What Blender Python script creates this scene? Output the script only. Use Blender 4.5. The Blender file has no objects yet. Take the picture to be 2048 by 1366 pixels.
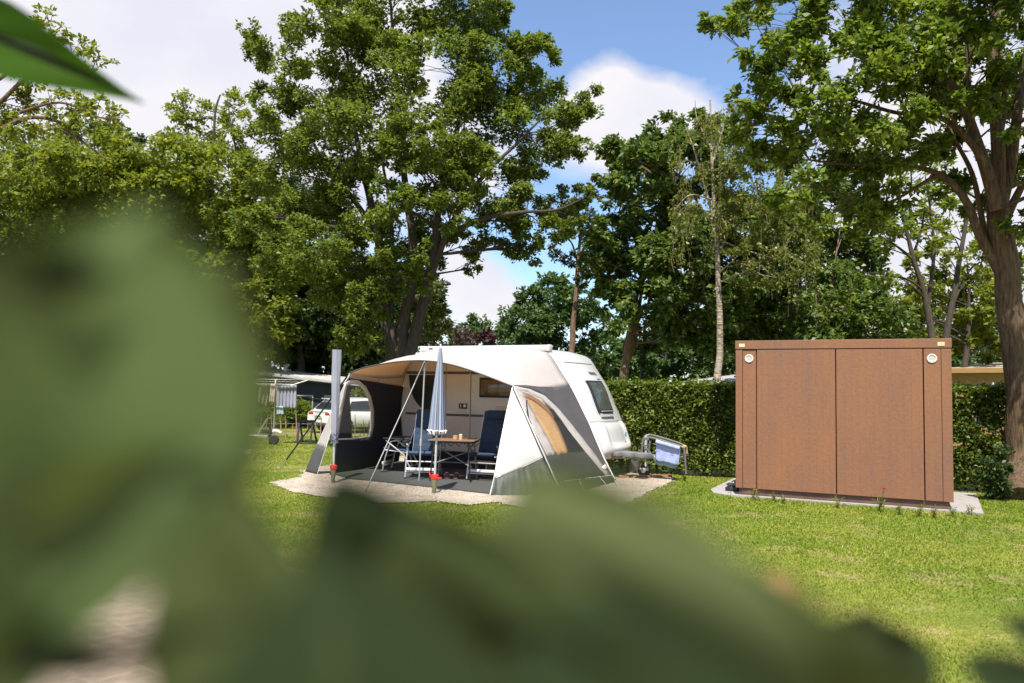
import bpy, bmesh, math, random
import numpy as np
from mathutils import Vector, Matrix, noise
from mathutils.geometry import tessellate_polygon
PI = math.pi; R = math.radians
random.seed(7)
SC = bpy.context.scene
COL = SC.collection

# ------------------------------------------------------------------ camera model
F = 28 / 36 * 2048; PITCH = R(3.41); ROLL = R(0.96); EYE = 1.65
def ray(px, py):
    x = px - 1024; y = -(py - 683)
    c, s = math.cos(ROLL), math.sin(ROLL)
    x, y = c * x - s * y, s * x + c * y
    cp, sp = math.cos(PITCH), math.sin(PITCH)
    return Vector((x, F * cp - y * sp, F * sp + y * cp))
def at(px, py, Y):
    r = ray(px, py); k = Y / r.y
    return Vector((r.x * k, Y, EYE + r.z * k))
def gz(x, y):
    t = min(1, max(0, (y - 20) / 12)); return -0.3 * t * t * (3 - 2 * t)
def gnd(px, py):
    r = ray(px, py); z = 0
    for _ in range(12):
        k = (z - EYE) / r.z; z = gz(r.x * k, r.y * k)
    return Vector((r.x * k, r.y * k, z))
YAW = R(28); CO = Vector((1.6, 14.7, 0))
N_ = Vector((math.cos(YAW), -math.sin(YAW), 0)); S_ = Vector((math.sin(YAW), math.cos(YAW), 0))
def toloc(P):
    d = P - CO; return Vector((d.dot(N_), d.dot(S_), P.z))
def fromloc(p): return CO + N_ * p[0] + S_ * p[1] + Vector((0, 0, p[2]))
def lp(px, py, v):
    r = ray(px, py); k = (v + CO.dot(S_)) / r.dot(S_)
    return toloc(Vector((r.x * k, r.y * k, EYE + r.z * k)))
def lg(px, py): return toloc(gnd(px, py))
def lplane(px, py, a, b, c):
    a, b, c = fromloc(a), fromloc(b), fromloc(c)
    n = (b - a).cross(c - a); o = Vector((0, 0, EYE)); r = ray(px, py)
    return toloc(o + r * ((a - o).dot(n) / r.dot(n)))

# ------------------------------------------------------------------ materials
def new_mat(name):
    m = bpy.data.materials.new(name); m.use_nodes = True
    return m, m.node_tree, m.node_tree.nodes['Principled BSDF']
def c4(c): return (c[0], c[1], c[2], 1)
def M(name, col, rough=.55, metal=0, var=0, scale=4, stretch=(1, 1, 1), bump=0, bscale=60, trans=0, tcol=None, spec=.5, col2=None, coat=0, detail=6):
    m, nt, b = new_mat(name); L = nt.links
    b.inputs['Base Color'].default_value = c4(col); b.inputs['Roughness'].default_value = rough
    b.inputs['Metallic'].default_value = metal; b.inputs['Specular IOR Level'].default_value = spec
    b.inputs['Coat Weight'].default_value = coat
    tc = nt.nodes.new('ShaderNodeTexCoord'); mp = nt.nodes.new('ShaderNodeMapping')
    mp.inputs['Scale'].default_value = stretch; L.new(tc.outputs['Object'], mp.inputs['Vector'])
    if var or col2:
        n = nt.nodes.new('ShaderNodeTexNoise'); n.inputs['Scale'].default_value = scale; n.inputs['Detail'].default_value = detail
        n.inputs['Roughness'].default_value = .65
        L.new(mp.outputs[0], n.inputs['Vector'])
        r = nt.nodes.new('ShaderNodeValToRGB'); e = r.color_ramp.elements
        e[0].position = .32; e[1].position = .68
        lo = [max(0, x * (1 - var)) for x in col]; hi = [x * (1 + var) for x in (col2 or col)]
        e[0].color = c4(lo); e[1].color = c4(hi)
        L.new(n.outputs[0], r.inputs[0]); L.new(r.outputs[0], b.inputs['Base Color'])
    if bump:
        n2 = nt.nodes.new('ShaderNodeTexNoise'); n2.inputs['Scale'].default_value = bscale; n2.inputs['Detail'].default_value = 5
        L.new(mp.outputs[0], n2.inputs['Vector'])
        bp = nt.nodes.new('ShaderNodeBump'); bp.inputs['Strength'].default_value = min(1, bump); bp.inputs['Distance'].default_value = .02
        L.new(n2.outputs[0], bp.inputs['Height']); L.new(bp.outputs[0], b.inputs['Normal'])
    if trans:
        t = nt.nodes.new('ShaderNodeBsdfTranslucent'); t.inputs[0].default_value = c4(tcol or col)
        mx = nt.nodes.new('ShaderNodeMixShader'); mx.inputs[0].default_value = trans
        out = nt.nodes['Material Output']
        L.new(b.outputs[0], mx.inputs[1]); L.new(t.outputs[0], mx.inputs[2]); L.new(mx.outputs[0], out.inputs[0])
    return m
def leaf_mat(name, cols, trans=.35, rough=.45, tboost=(1.5, 1.5, .8), spec=.35):
    m, nt, b = new_mat(name); L = nt.links
    g = nt.nodes.new('ShaderNodeNewGeometry'); r = nt.nodes.new('ShaderNodeValToRGB'); e = r.color_ramp.elements
    e[0].color = c4(cols[0]); e[1].color = c4(cols[-1])
    for i, c in enumerate(cols[1:-1]):
        x = e.new((i + 1) / (len(cols) - 1)); x.color = c4(c)
    L.new(g.outputs['Random Per Island'], r.inputs[0]); L.new(r.outputs[0], b.inputs['Base Color'])
    b.inputs['Roughness'].default_value = rough; b.inputs['Specular IOR Level'].default_value = spec
    t = nt.nodes.new('ShaderNodeBsdfTranslucent'); mu = nt.nodes.new('ShaderNodeMix'); mu.data_type = 'RGBA'; mu.blend_type = 'MULTIPLY'
    mu.inputs[0].default_value = 1; L.new(r.outputs[0], mu.inputs[6]); mu.inputs[7].default_value = c4(tboost)
    L.new(mu.outputs[2], t.inputs[0])
    mx = nt.nodes.new('ShaderNodeMixShader'); mx.inputs[0].default_value = trans
    L.new(b.outputs[0], mx.inputs[1]); L.new(t.outputs[0], mx.inputs[2]); L.new(mx.outputs[0], nt.nodes['Material Output'].inputs[0])
    return m
def film_mat(name, tint, alpha, rough=.08):
    m, nt, b = new_mat(name); L = nt.links
    tr = nt.nodes.new('ShaderNodeBsdfTransparent'); tr.inputs[0].default_value = c4(tint)
    mx = nt.nodes.new('ShaderNodeMixShader')
    n = nt.nodes.new('ShaderNodeTexNoise'); n.inputs['Scale'].default_value = 3.5; n.inputs['Distortion'].default_value = 2.5; n.inputs['Detail'].default_value = 3
    tc = nt.nodes.new('ShaderNodeTexCoord'); L.new(tc.outputs['Object'], n.inputs['Vector'])
    bp = nt.nodes.new('ShaderNodeBump'); bp.inputs['Strength'].default_value = .5; bp.inputs['Distance'].default_value = .05
    L.new(n.outputs[0], bp.inputs['Height']); L.new(bp.outputs[0], b.inputs['Normal'])
    b.inputs['Base Color'].default_value = (.75, .75, .72, 1); b.inputs['Roughness'].default_value = rough
    mx.inputs[0].default_value = alpha
    L.new(tr.outputs[0], mx.inputs[1]); L.new(b.outputs[0], mx.inputs[2]); L.new(mx.outputs[0], nt.nodes['Material Output'].inputs[0])
    return m

white = M('white_gelcoat', (.60, .59, .575), .28, var=.04, scale=2, coat=.3)
offwhite = M('off_white_panel', (.66, .62, .56), .4, var=.05, scale=2)
tent_white = M('tent_white_cloth', (.58, .565, .545), .8, var=.04, scale=3, bump=.5, bscale=6, trans=.36, tcol=(.88, .58, .32))
tent_grey = M('tent_grey_cloth', (.080, .074, .076), .8, var=.08, scale=3, bump=.25, bscale=9)
tent_navy = M('tent_dark_cloth', (.022, .024, .034), .85, var=.1, scale=3, bump=.2, bscale=9)
tent_pipe = M('tent_piping', (.75, .71, .66), .6)
dark_pipe = M('dark_piping', (.07, .06, .055), .6)
tan_cloth = M('tan_blind_cloth', (.46, .28, .13), .75, var=.12, scale=3, stretch=(1, 1, 12), bump=.3, bscale=10, trans=.15)
brown_cloth = M('brown_band_cloth', (.22, .11, .055), .8)
film = film_mat('clear_film', (.9, .92, .9), .10)
film2 = film_mat('hazy_film', (.92, .93, .93), .16, .1)
film_dark = film_mat('dark_film', (.17, .19, .21), .04, .1)
alu = M('aluminium', (.62, .61, .59), .38, metal=.75, var=.06, scale=9)
grey_tube = M('grey_tube', (.30, .29, .28), .45, metal=.5)
galv = M('galvanised_steel', (.52, .51, .48), .5, metal=.35, var=.12, scale=12)
black_pl = M('black_plastic', (.016, .016, .018), .5)
black_metal = M('black_metal', (.02, .02, .022), .4, metal=.3)
rubber = M('rubber', (.02, .02, .02), .85)
red_pl = M('red_plastic', (.62, .03, .02), .35)
olive_pl = M('olive_plastic', (.24, .22, .13), .4, trans=.2)
glass_dark = M('dark_glass', (.02, .024, .026), .06, spec=.8)
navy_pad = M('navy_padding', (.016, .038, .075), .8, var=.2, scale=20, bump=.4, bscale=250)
lit_pad = M('sunlit_navy_padding', (.034, .07, .13), .8, var=.15, scale=20, bump=.4, bscale=250)  # brighter copy of the navy, sunlight painted into the seat colour
wood_top = M('wood_table_top', (.22, .12, .065), .5, var=.2, scale=6, stretch=(1, 9, 1))
copper = M('warm_cup', (.62, .42, .26), .35, metal=.4)
rust = None
concrete = M('concrete', (.33, .305, .285), .85, var=.14, scale=5, bump=.3, bscale=60)
cream_plate = M('cream_plate', (.78, .66, .42), .5)
vent_white = M('vent_white', (.74, .71, .64), .5)
ink = M('dark_ink', (.03, .028, .025), .6)
bark_oak = M('oak_bark', (.048, .031, .018), .9, var=.4, scale=7, stretch=(3.5, 3.5, .5), bump=1, bscale=12, col2=(.135, .083, .043))
bark_dark = M('dark_bark', (.06, .045, .032), .9, var=.4, scale=5, stretch=(3, 3, .6), bump=1, bscale=9)
bark_pine = M('pine_bark', (.17, .105, .068), .9, var=.45, scale=7, stretch=(2, 2, .8), bump=1, bscale=10)
bark_birch = M('birch_bark', (.09, .06, .038), .8, var=.4, scale=5, stretch=(1.2, 1.2, 5), col2=(.40, .32, .235), bump=.8, bscale=10)
oak_leaf = leaf_mat('oak_leaf', [(.062, .108, .019), (.130, .178, .028), (.235, .265, .044)], .45)
oak_leaf2 = leaf_mat('light_oak_leaf', [(.11, .15, .020), (.185, .22, .028), (.285, .30, .048)], .45)
mid_leaf = leaf_mat('maple_leaf', [(.060, .105, .016), (.130, .188, .025), (.235, .285, .042)], .45)
chest_leaf = leaf_mat('chestnut_leaf', [(.048, .09, .02), (.09, .145, .028), (.19, .22, .045)], .33, .4, spec=.45)
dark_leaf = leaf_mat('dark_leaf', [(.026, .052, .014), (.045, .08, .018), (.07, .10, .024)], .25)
far_leaf = leaf_mat('far_leaf', [(.045, .085, .024), (.07, .125, .032), (.10, .155, .04)], .25)
yel_leaf = leaf_mat('yellow_green_leaf', [(.11, .15, .016), (.17, .20, .022), (.23, .24, .03)], .45)
birch_leaf = leaf_mat('birch_leaf', [(.10, .125, .02), (.15, .17, .028), (.21, .21, .05)], .4)
needle = leaf_mat('pine_needle', [(.035, .052, .02), (.06, .072, .026)], .15)
purple_leaf = leaf_mat('purple_leaf', [(.05, .025, .028), (.085, .04, .042)], .2, tboost=(1.5, .8, .8))
hedge_leaf = leaf_mat('beech_leaf', [(.05, .09, .012), (.10, .145, .018), (.21, .24, .035)], .35)
olive_leaf = leaf_mat('olive_leaf', [(.10, .11, .03), (.14, .145, .045)], .3)
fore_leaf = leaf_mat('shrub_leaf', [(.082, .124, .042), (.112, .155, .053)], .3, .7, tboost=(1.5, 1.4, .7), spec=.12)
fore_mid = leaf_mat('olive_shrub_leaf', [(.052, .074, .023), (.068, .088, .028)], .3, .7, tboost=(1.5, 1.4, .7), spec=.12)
fore_lit = leaf_mat('lit_shrub_leaf', [(.12, .15, .056), (.135, .165, .062)], .35, .7, tboost=(1.4, 1.3, .8), spec=.12)  # brighter leaf copy, light on the rims painted into its colour
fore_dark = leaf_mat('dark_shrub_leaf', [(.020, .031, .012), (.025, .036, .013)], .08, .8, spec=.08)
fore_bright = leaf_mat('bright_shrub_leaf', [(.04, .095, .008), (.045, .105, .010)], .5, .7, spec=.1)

# ------------------------------------------------------------------ mesh builder
class MB:
    def __init__(s): s.v = []; s.f = []; s.m = []; s.cur = 0
    def add(s, vs, fs):
        o = len(s.v); s.v += [tuple(v) for v in vs]
        for f in fs: s.f.append([o + i for i in f]); s.m.append(s.cur)
    def box(s, c, size, rot=None, bev=0):
        hx, hy, hz = (d / 2 for d in size); c = Vector(c)
        if bev:
            b = min(bev, hx * .9, hy * .9, hz * .9); vs = []
            bm = bmesh.new(); bmesh.ops.create_cube(bm, size=1, matrix=Matrix.Diagonal((size[0], size[1], size[2], 1)))
            bmesh.ops.bevel(bm, geom=bm.edges[:], offset=b, segments=2, affect='EDGES', profile=.5)
            bm.verts.index_update()
            vs = [v.co.copy() for v in bm.verts]; fs = [[v.index for v in f.verts] for f in bm.faces]; bm.free()
        else:
            vs = [Vector((x, y, z)) for z in (-hz, hz) for y in (-hy, hy) for x in (-hx, hx)]
            fs = [(0, 2, 3, 1), (4, 5, 7, 6), (0, 1, 5, 4), (2, 6, 7, 3), (0, 4, 6, 2), (1, 3, 7, 5)]
        if rot is not None: vs = [rot @ v for v in vs]
        s.add([c + v for v in vs], fs)
    def tube(s, pts, r, n=8, cap=True):
        pts = [Vector(p) for p in pts]
        rs = r if isinstance(r, (list, tuple)) else [r] * len(pts)
        vs = []; up = None
        for i, p in enumerate(pts):
            t = (pts[min(i + 1, len(pts) - 1)] - pts[max(i - 1, 0)])
            if t.length < 1e-9: t = Vector((0, 0, 1))
            t.normalize()
            if up is None:
                up = Vector((1, 0, 0)) if abs(t.x) < .8 else Vector((0, 1, 0))
            up = (up - t * up.dot(t)); up.normalize(); w = t.cross(up)
            for k in range(n):
                a = 2 * PI * k / n; vs.append(p + (up * math.cos(a) + w * math.sin(a)) * rs[i])
        fs = []
        for i in range(len(pts) - 1):
            for k in range(n):
                fs.append((i * n + k, i * n + (k + 1) % n, (i + 1) * n + (k + 1) % n, (i + 1) * n + k))
        if cap:
            fs.append(list(range(n))[::-1]); fs.append([(len(pts) - 1) * n + k for k in range(n)])
        s.add(vs, fs)
    def lathe(s, prof, c=(0, 0, 0), n=16, mod=None):
        vs = []; c = Vector(c)
        for (r, z) in prof:
            for k in range(n):
                a = 2 * PI * k / n; rr = r * (mod(a, z) if mod else 1)
                vs.append(c + Vector((rr * math.cos(a), rr * math.sin(a), z)))
        fs = []
        for i in range(len(prof) - 1):
            for k in range(n): fs.append((i * n + k, i * n + (k + 1) % n, (i + 1) * n + (k + 1) % n, (i + 1) * n + k))
        fs.append(list(range(n))[::-1]); fs.append([(len(prof) - 1) * n + k for k in range(n)])
        s.add(vs, fs)
    def grid(s, rows, closed=False):
        n = len(rows[0]); vs = [p for r in rows for p in r]; fs = []
        for i in range(len(rows) - 1):
            for k in range(n if closed else n - 1):
                fs.append((i * n + k, i * n + (k + 1) % n, (i + 1) * n + (k + 1) % n, (i + 1) * n + k))
        s.add(vs, fs)
    def poly(s, pts): s.add(pts, [list(range(len(pts)))])
    def holed(s, outer, hole):
        a = [Vector(p) for p in outer]; b = [Vector(p) for p in hole]
        s.add(a + b, [list(t) for t in tessellate_polygon([a, b])])
    def prism(s, pts, d):
        d = Vector(d); n = len(pts); p = [Vector(q) for q in pts]
        s.add(p + [q + d for q in p], [list(range(n))[::-1], list(range(n, 2 * n))] + [(i, (i + 1) % n, n + (i + 1) % n, n + i) for i in range(n)])
    def build(s, name, mats, parent=None, smooth=True, ang=35, solid=0, fixn=True):
        me = bpy.data.meshes.new(name); me.from_pydata(s.v, [], s.f)
        for m in (mats if isinstance(mats, (list, tuple)) else [mats]): me.materials.append(m)
        if len(me.materials) > 1: me.polygons.foreach_set('material_index', s.m)
        if fixn:
            bm = bmesh.new(); bm.from_mesh(me); bmesh.ops.recalc_face_normals(bm, faces=bm.faces); bm.to_mesh(me); bm.free()
        if smooth: me.shade_smooth(); me.set_sharp_from_angle(angle=R(ang))
        o = bpy.data.objects.new(name, me); COL.objects.link(o)
        if parent: o.parent = parent
        if solid:
            md = o.modifiers.new('thickness', 'SOLIDIFY'); md.thickness = solid; md.offset = 0
        return o
def tag(o, label=None, cat=None, group=None, kind=None):
    if label: o['label'] = label
    if cat: o['category'] = cat
    if group: o['group'] = group
    if kind: o['kind'] = kind
    return o
def thing(name, label, cat, loc=(0, 0, 0), rz=0, group=None):
    o = bpy.data.objects.new(name, None); COL.objects.link(o); o.location = loc; o.rotation_euler = (0, 0, rz); o.empty_display_size = .2
    return tag(o, label, cat, group)
def copy_thing(r, loc, rz=0, label=None, scale=None):
    c = r.copy(); COL.objects.link(c); c.location = loc; c.rotation_euler = (0, 0, rz)
    if label: c['label'] = label
    if scale: c.scale = scale
    for ch in [o for o in COL.objects if o.parent == r]:
        d = ch.copy(); COL.objects.link(d); d.parent = c
        for g in [o for o in COL.objects if o.parent == ch]:
            e = g.copy(); COL.objects.link(e); e.parent = d
    return c
def np_mesh(name, verts, k, mat, parent=None, smooth=False):
    """verts: (n*k,3) array, n faces of k verts each"""
    n = len(verts) // k; me = bpy.data.meshes.new(name)
    me.vertices.add(len(verts)); me.vertices.foreach_set('co', np.ascontiguousarray(verts, dtype=np.float32).ravel())
    me.loops.add(n * k); me.loops.foreach_set('vertex_index', np.arange(n * k, dtype=np.int32))
    me.polygons.add(n); me.polygons.foreach_set('loop_start', np.arange(n, dtype=np.int32) * k)
    me.update(calc_edges=True); me.materials.append(mat)
    o = bpy.data.objects.new(name, me); COL.objects.link(o)
    if parent: o.parent = parent
    return o
def text_mesh(txt, size, name, mat, parent, mw, ext=.002):
    cu = bpy.data.curves.new('t', 'FONT'); cu.body = txt; cu.size = size; cu.extrude = ext; cu.align_x = 'CENTER'; cu.align_y = 'CENTER'
    o = bpy.data.objects.new('t', cu); COL.objects.link(o)
    dg = bpy.context.evaluated_depsgraph_get(); me = bpy.data.meshes.new_from_object(o.evaluated_get(dg))
    bpy.data.objects.remove(o); me.materials.clear(); me.materials.append(mat)
    q = bpy.data.objects.new(name, me); COL.objects.link(q); q.parent = parent; q.matrix_local = mw
    return q
def frame_mat(o, x, n):
    x = Vector(x).normalized(); n = Vector(n).normalized(); y = n.cross(x).normalized(); x = y.cross(n)
    m = Matrix((x, y, n)).transposed().to_4x4(); m.translation = Vector(o); return m
def bez(a, b, c, n):
    a, b, c = Vector(a), Vector(b), Vector(c)
    return [a * (1 - t) ** 2 + b * 2 * t * (1 - t) + c * t * t for t in [i / n for i in range(n + 1)]]
def smoothpath(pts, n=5):
    P = [Vector(p) for p in pts]; out = []
    for i in range(len(P) - 1):
        p0, p1, p2, p3 = P[max(i - 1, 0)], P[i], P[i + 1], P[min(i + 2, len(P) - 1)]
        for k in range(n):
            t = k / n
            out.append(.5 * ((2 * p1) + (p2 - p0) * t + (2 * p0 - 5 * p1 + 4 * p2 - p3) * t * t + (3 * p1 - p0 - 3 * p2 + p3) * t ** 3))
    return out + [P[-1]]
# ================================================================= SETTING
def grass_mat(name, blade):
    m, nt, b = new_mat(name); L = nt.links
    tc = nt.nodes.new('ShaderNodeNewGeometry')
    n1 = nt.nodes.new('ShaderNodeTexNoise'); n1.inputs['Scale'].default_value = .55; n1.inputs['Detail'].default_value = 4; n1.inputs['Roughness'].default_value = .6
    n2 = nt.nodes.new('ShaderNodeTexNoise'); n2.inputs['Scale'].default_value = 1.7; n2.inputs['Detail'].default_value = 5; n2.inputs['Roughness'].default_value = .7
    n3 = nt.nodes.new('ShaderNodeTexNoise'); n3.inputs['Scale'].default_value = 26; n3.inputs['Detail'].default_value = 5
    for n in (n1, n2, n3): L.new(tc.outputs['Position'], n.inputs['Vector'])
    r1 = nt.nodes.new('ShaderNodeValToRGB'); e = r1.color_ramp.elements
    if blade: cols = [(.155, .235, .018), (.23, .30, .028), (.34, .345, .055)]
    else: cols = [(.12, .155, .018), (.18, .20, .028), (.27, .25, .06)]
    e[0].position = .3; e[0].color = c4(cols[0]); e[1].position = .72; e[1].color = c4(cols[2]); x = e.new(.52); x.color = c4(cols[1])
    mm = nt.nodes.new('ShaderNodeMath'); mm.operation = 'ADD'; mm.use_clamp = True
    if blade:
        m3 = nt.nodes.new('ShaderNodeMath'); m3.operation = 'MULTIPLY_ADD'; m3.inputs[1].default_value = .36; m3.inputs[2].default_value = -.18
        L.new(tc.outputs['Random Per Island'], m3.inputs[0]); L.new(m3.outputs[0], mm.inputs[1])
    else:
        m3 = nt.nodes.new('ShaderNodeMath'); m3.operation = 'MULTIPLY_ADD'; m3.inputs[1].default_value = .5; m3.inputs[2].default_value = -.25
        L.new(n3.outputs[0], m3.inputs[0]); L.new(m3.outputs[0], mm.inputs[1])
    L.new(n1.outputs[0], mm.inputs[0]); L.new(mm.outputs[0], r1.inputs[0])
    r2 = nt.nodes.new('ShaderNodeValToRGB'); e = r2.color_ramp.elements
    e[0].position = .53; e[0].color = (0, 0, 0, 1); e[1].position = .66; e[1].color = (1, 1, 1, 1)
    L.new(n2.outputs[0], r2.inputs[0])
    mx = nt.nodes.new('ShaderNodeMix'); mx.data_type = 'RGBA'
    mf = nt.nodes.new('ShaderNodeMath'); mf.operation = 'MULTIPLY'; mf.inputs[1].default_value = .6
    L.new(r2.outputs[0], mf.inputs[0]); L.new(mf.outputs[0], mx.inputs[0]); L.new(r1.outputs[0], mx.inputs[6]); mx.inputs[7].default_value = (.42, .33, .15, 1)
    L.new(mx.outputs[2], b.inputs['Base Color']); b.inputs['Roughness'].default_value = .7; b.inputs['Specular IOR Level'].default_value = .25
    if blade:
        t = nt.nodes.new('ShaderNodeBsdfTranslucent'); L.new(mx.outputs[2], t.inputs[0])
        ms = nt.nodes.new('ShaderNodeMixShader'); ms.inputs[0].default_value = .3
        L.new(b.outputs[0], ms.inputs[1]); L.new(t.outputs[0], ms.inputs[2]); L.new(ms.outputs[0], nt.nodes['Material Output'].inputs[0])
    else:
        bp = nt.nodes.new('ShaderNodeBump'); bp.inputs['Strength'].default_value = .9; bp.inputs['Distance'].default_value = .05
        L.new(n3.outputs[0], bp.inputs['Height']); L.new(bp.outputs[0], b.inputs['Normal'])
    return m
grass_ground = grass_mat('lawn_ground', False); grass_blade = grass_mat('lawn_blades', True)

def gravel_mat():
    m, nt, b = new_mat('gravel'); L = nt.links
    g = nt.nodes.new('ShaderNodeNewGeometry')
    v = nt.nodes.new('ShaderNodeTexVoronoi'); v.inputs['Scale'].default_value = 55
    n = nt.nodes.new('ShaderNodeTexNoise'); n.inputs['Scale'].default_value = 2.2; n.inputs['Detail'].default_value = 6
    L.new(g.outputs['Position'], v.inputs['Vector']); L.new(g.outputs['Position'], n.inputs['Vector'])
    s = nt.nodes.new('ShaderNodeSeparateColor'); L.new(v.outputs['Color'], s.inputs[0])
    r = nt.nodes.new('ShaderNodeValToRGB'); e = r.color_ramp.elements
    e[0].color = (.22, .17, .125, 1); e[1].color = (.62, .55, .46, 1); x = e.new(.45); x.color = (.43, .365, .29, 1)
    L.new(s.outputs[0], r.inputs[0])
    r2 = nt.nodes.new('ShaderNodeValToRGB'); e = r2.color_ramp.elements; e[0].position = .35; e[0].color = (.74, .71, .66, 1); e[1].position = .65; e[1].color = (1.12, 1.08, 1.02, 1)
    L.new(n.outputs[0], r2.inputs[0])
    mu = nt.nodes.new('ShaderNodeMix'); mu.data_type = 'RGBA'; mu.blend_type = 'MULTIPLY'; mu.inputs[0].default_value = 1
    L.new(r.outputs[0], mu.inputs[6]); L.new(r2.outputs[0], mu.inputs[7]); L.new(mu.outputs[2], b.inputs['Base Color'])
    b.inputs['Roughness'].default_value = .9
    bp = nt.nodes.new('ShaderNodeBump'); bp.inputs['Strength'].default_value = .7; bp.inputs['Distance'].default_value = .015; bp.invert = True
    L.new(v.outputs['Distance'], bp.inputs['Height']); L.new(bp.outputs[0], b.inputs['Normal'])
    return m
gravel = gravel_mat()
def brick_mat():
    m, nt, b = new_mat('clay_pavers'); L = nt.links
    g = nt.nodes.new('ShaderNodeNewGeometry'); mp = nt.nodes.new('ShaderNodeMapping'); mp.inputs['Rotation'].default_value = (0, 0, R(38))
    L.new(g.outputs['Position'], mp.inputs['Vector'])
    k = nt.nodes.new('ShaderNodeTexBrick'); k.inputs['Scale'].default_value = 1; k.inputs['Brick Width'].default_value = .3; k.inputs['Row Height'].default_value = .3
    k.inputs['Mortar Size'].default_value = .009; k.inputs['Color1'].default_value = (.29, .22, .155, 1); k.inputs['Color2'].default_value = (.34, .26, .185, 1); k.inputs['Mortar'].default_value = (.37, .29, .20, 1)
    L.new(mp.outputs[0], k.inputs['Vector'])
    n = nt.nodes.new('ShaderNodeTexNoise'); n.inputs['Scale'].default_value = 12; n.inputs['Detail'].default_value = 6; L.new(g.outputs['Position'], n.inputs['Vector'])
    mu = nt.nodes.new('ShaderNodeMix'); mu.data_type = 'RGBA'; mu.blend_type = 'OVERLAY'; mu.inputs[0].default_value = .5
    L.new(k.outputs[0], mu.inputs[6]); L.new(n.outputs[0], mu.inputs[7]); L.new(mu.outputs[2], b.inputs['Base Color']); b.inputs['Roughness'].default_value = .85
    return m
pavers = brick_mat()

def inpoly(x, y, P):
    r = np.zeros(len(x), bool); n = len(P)
    for i in range(n):
        x1, y1 = P[i][0], P[i][1]; x2, y2 = P[(i + 1) % n][0], P[(i + 1) % n][1]
        if y1 == y2: continue
        c = ((y1 > y) != (y2 > y)) & (x < (x2 - x1) * (y - y1) / (y2 - y1) + x1); r ^= c
    return r
def edge_noise(P, amp=.05, step=.12):
    out = []
    for i in range(len(P)):
        a = Vector((P[i][0], P[i][1], 0)); b = Vector((P[(i + 1) % len(P)][0], P[(i + 1) % len(P)][1], 0)); n = max(1, int((b - a).length / step))
        for k in range(n):
            p = a + (b - a) * (k / n)
            out.append((p.x + amp * noise.noise(p * 2.3) + amp * noise.noise(p * 6 + Vector((7, 0, 0))), p.y + amp * 1.6 * noise.noise(p * 2.3 + Vector((0, 9, 3))) + amp * noise.noise(p * 7)))
    return out
GRAV = [gnd(*p)[:2] for p in ((540, 966), (585, 985), (660, 996), (760, 1008), (870, 1004), (935, 1011), (1000, 1006), (1060, 1020), (1130, 1030), (1190, 1029), (1225, 1016), (1262, 1003), (1300, 983), (1343, 964))] + \
       [(3.15, 15.3), (2.2, 17.2), (-2.5, 19.2), (-3.6, 17.6), (-4.0, 15.6), gnd(600, 955)[:2]]
GRAVN = edge_noise(GRAV, .07, .1)
ROAD = [(-14, 12.2), (-5.6, 9.6), (-2.9, 7.9), (1.75, 4.75), (3.2, 3.5), (7, .8), (12, -3), (12, -9), (-14, -9)]
SLAB_C = Vector((3.62, 12.87, 0)); CD = Vector((.896, -.445, 0)).normalized(); CN = Vector((.445, .896, 0)).normalized()
def cab(u, v, z): return SLAB_C + CD * u + CN * v + Vector((0, 0, z))
SLAB = [cab(-.36, .05, 0)[:2], cab(-.16, -.10, 0)[:2], cab(3.1, -.10, 0)[:2], cab(3.42, -.10, 0)[:2], cab(3.5, 2.5, 0)[:2], cab(-.5, 2.5, 0)[:2], cab(-.5, .45, 0)[:2]]
# ground sheet to the horizon
def ground():
    xs = sorted(set([-900, -400, -200, -120, -80, -60, -40, -30] + [round(-20 + i * .8, 2) for i in range(51)] + [30, 40, 60, 80, 120, 200, 400, 900]))
    ys = sorted(set([-60, -30, -15, -8, -4] + [round(i * .8, 2) for i in range(51)] + [45, 50, 60, 80, 120, 200, 400, 900, 1500]))
    m = MB(); m.grid([[(x, y, gz(x, y) - .004 + .012 * noise.noise(Vector((x * .4, y * .4, 0)))) for x in xs] for y in ys])
    o = m.build('lawn', grass_ground, ang=180); tag(o, kind='structure')
ground()
def sheet(name, P, z, mat, kind='structure'):
    m = MB(); a = [Vector((p[0], p[1], z)) for p in P]; m.add(a, [list(t) for t in tessellate_polygon([a])])
    o = m.build(name, mat); tag(o, kind=kind); return o
sheet('gravel_pad', GRAVN, .013, gravel)
sheet('paved_road', ROAD, .02, pavers)
m = MB(); m.prism([(p[0], p[1], -.05) for p in SLAB], (0, 0, .075)); tag(m.build('concrete_slab', concrete, smooth=False), kind='structure')

# hedge line
HA = Vector((1.2, 16.85, 0)); HB = Vector((10.4, 12.9, 0)); HD = (HB - HA).normalized(); HN = Vector((-HD.y, HD.x, 0))
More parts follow.
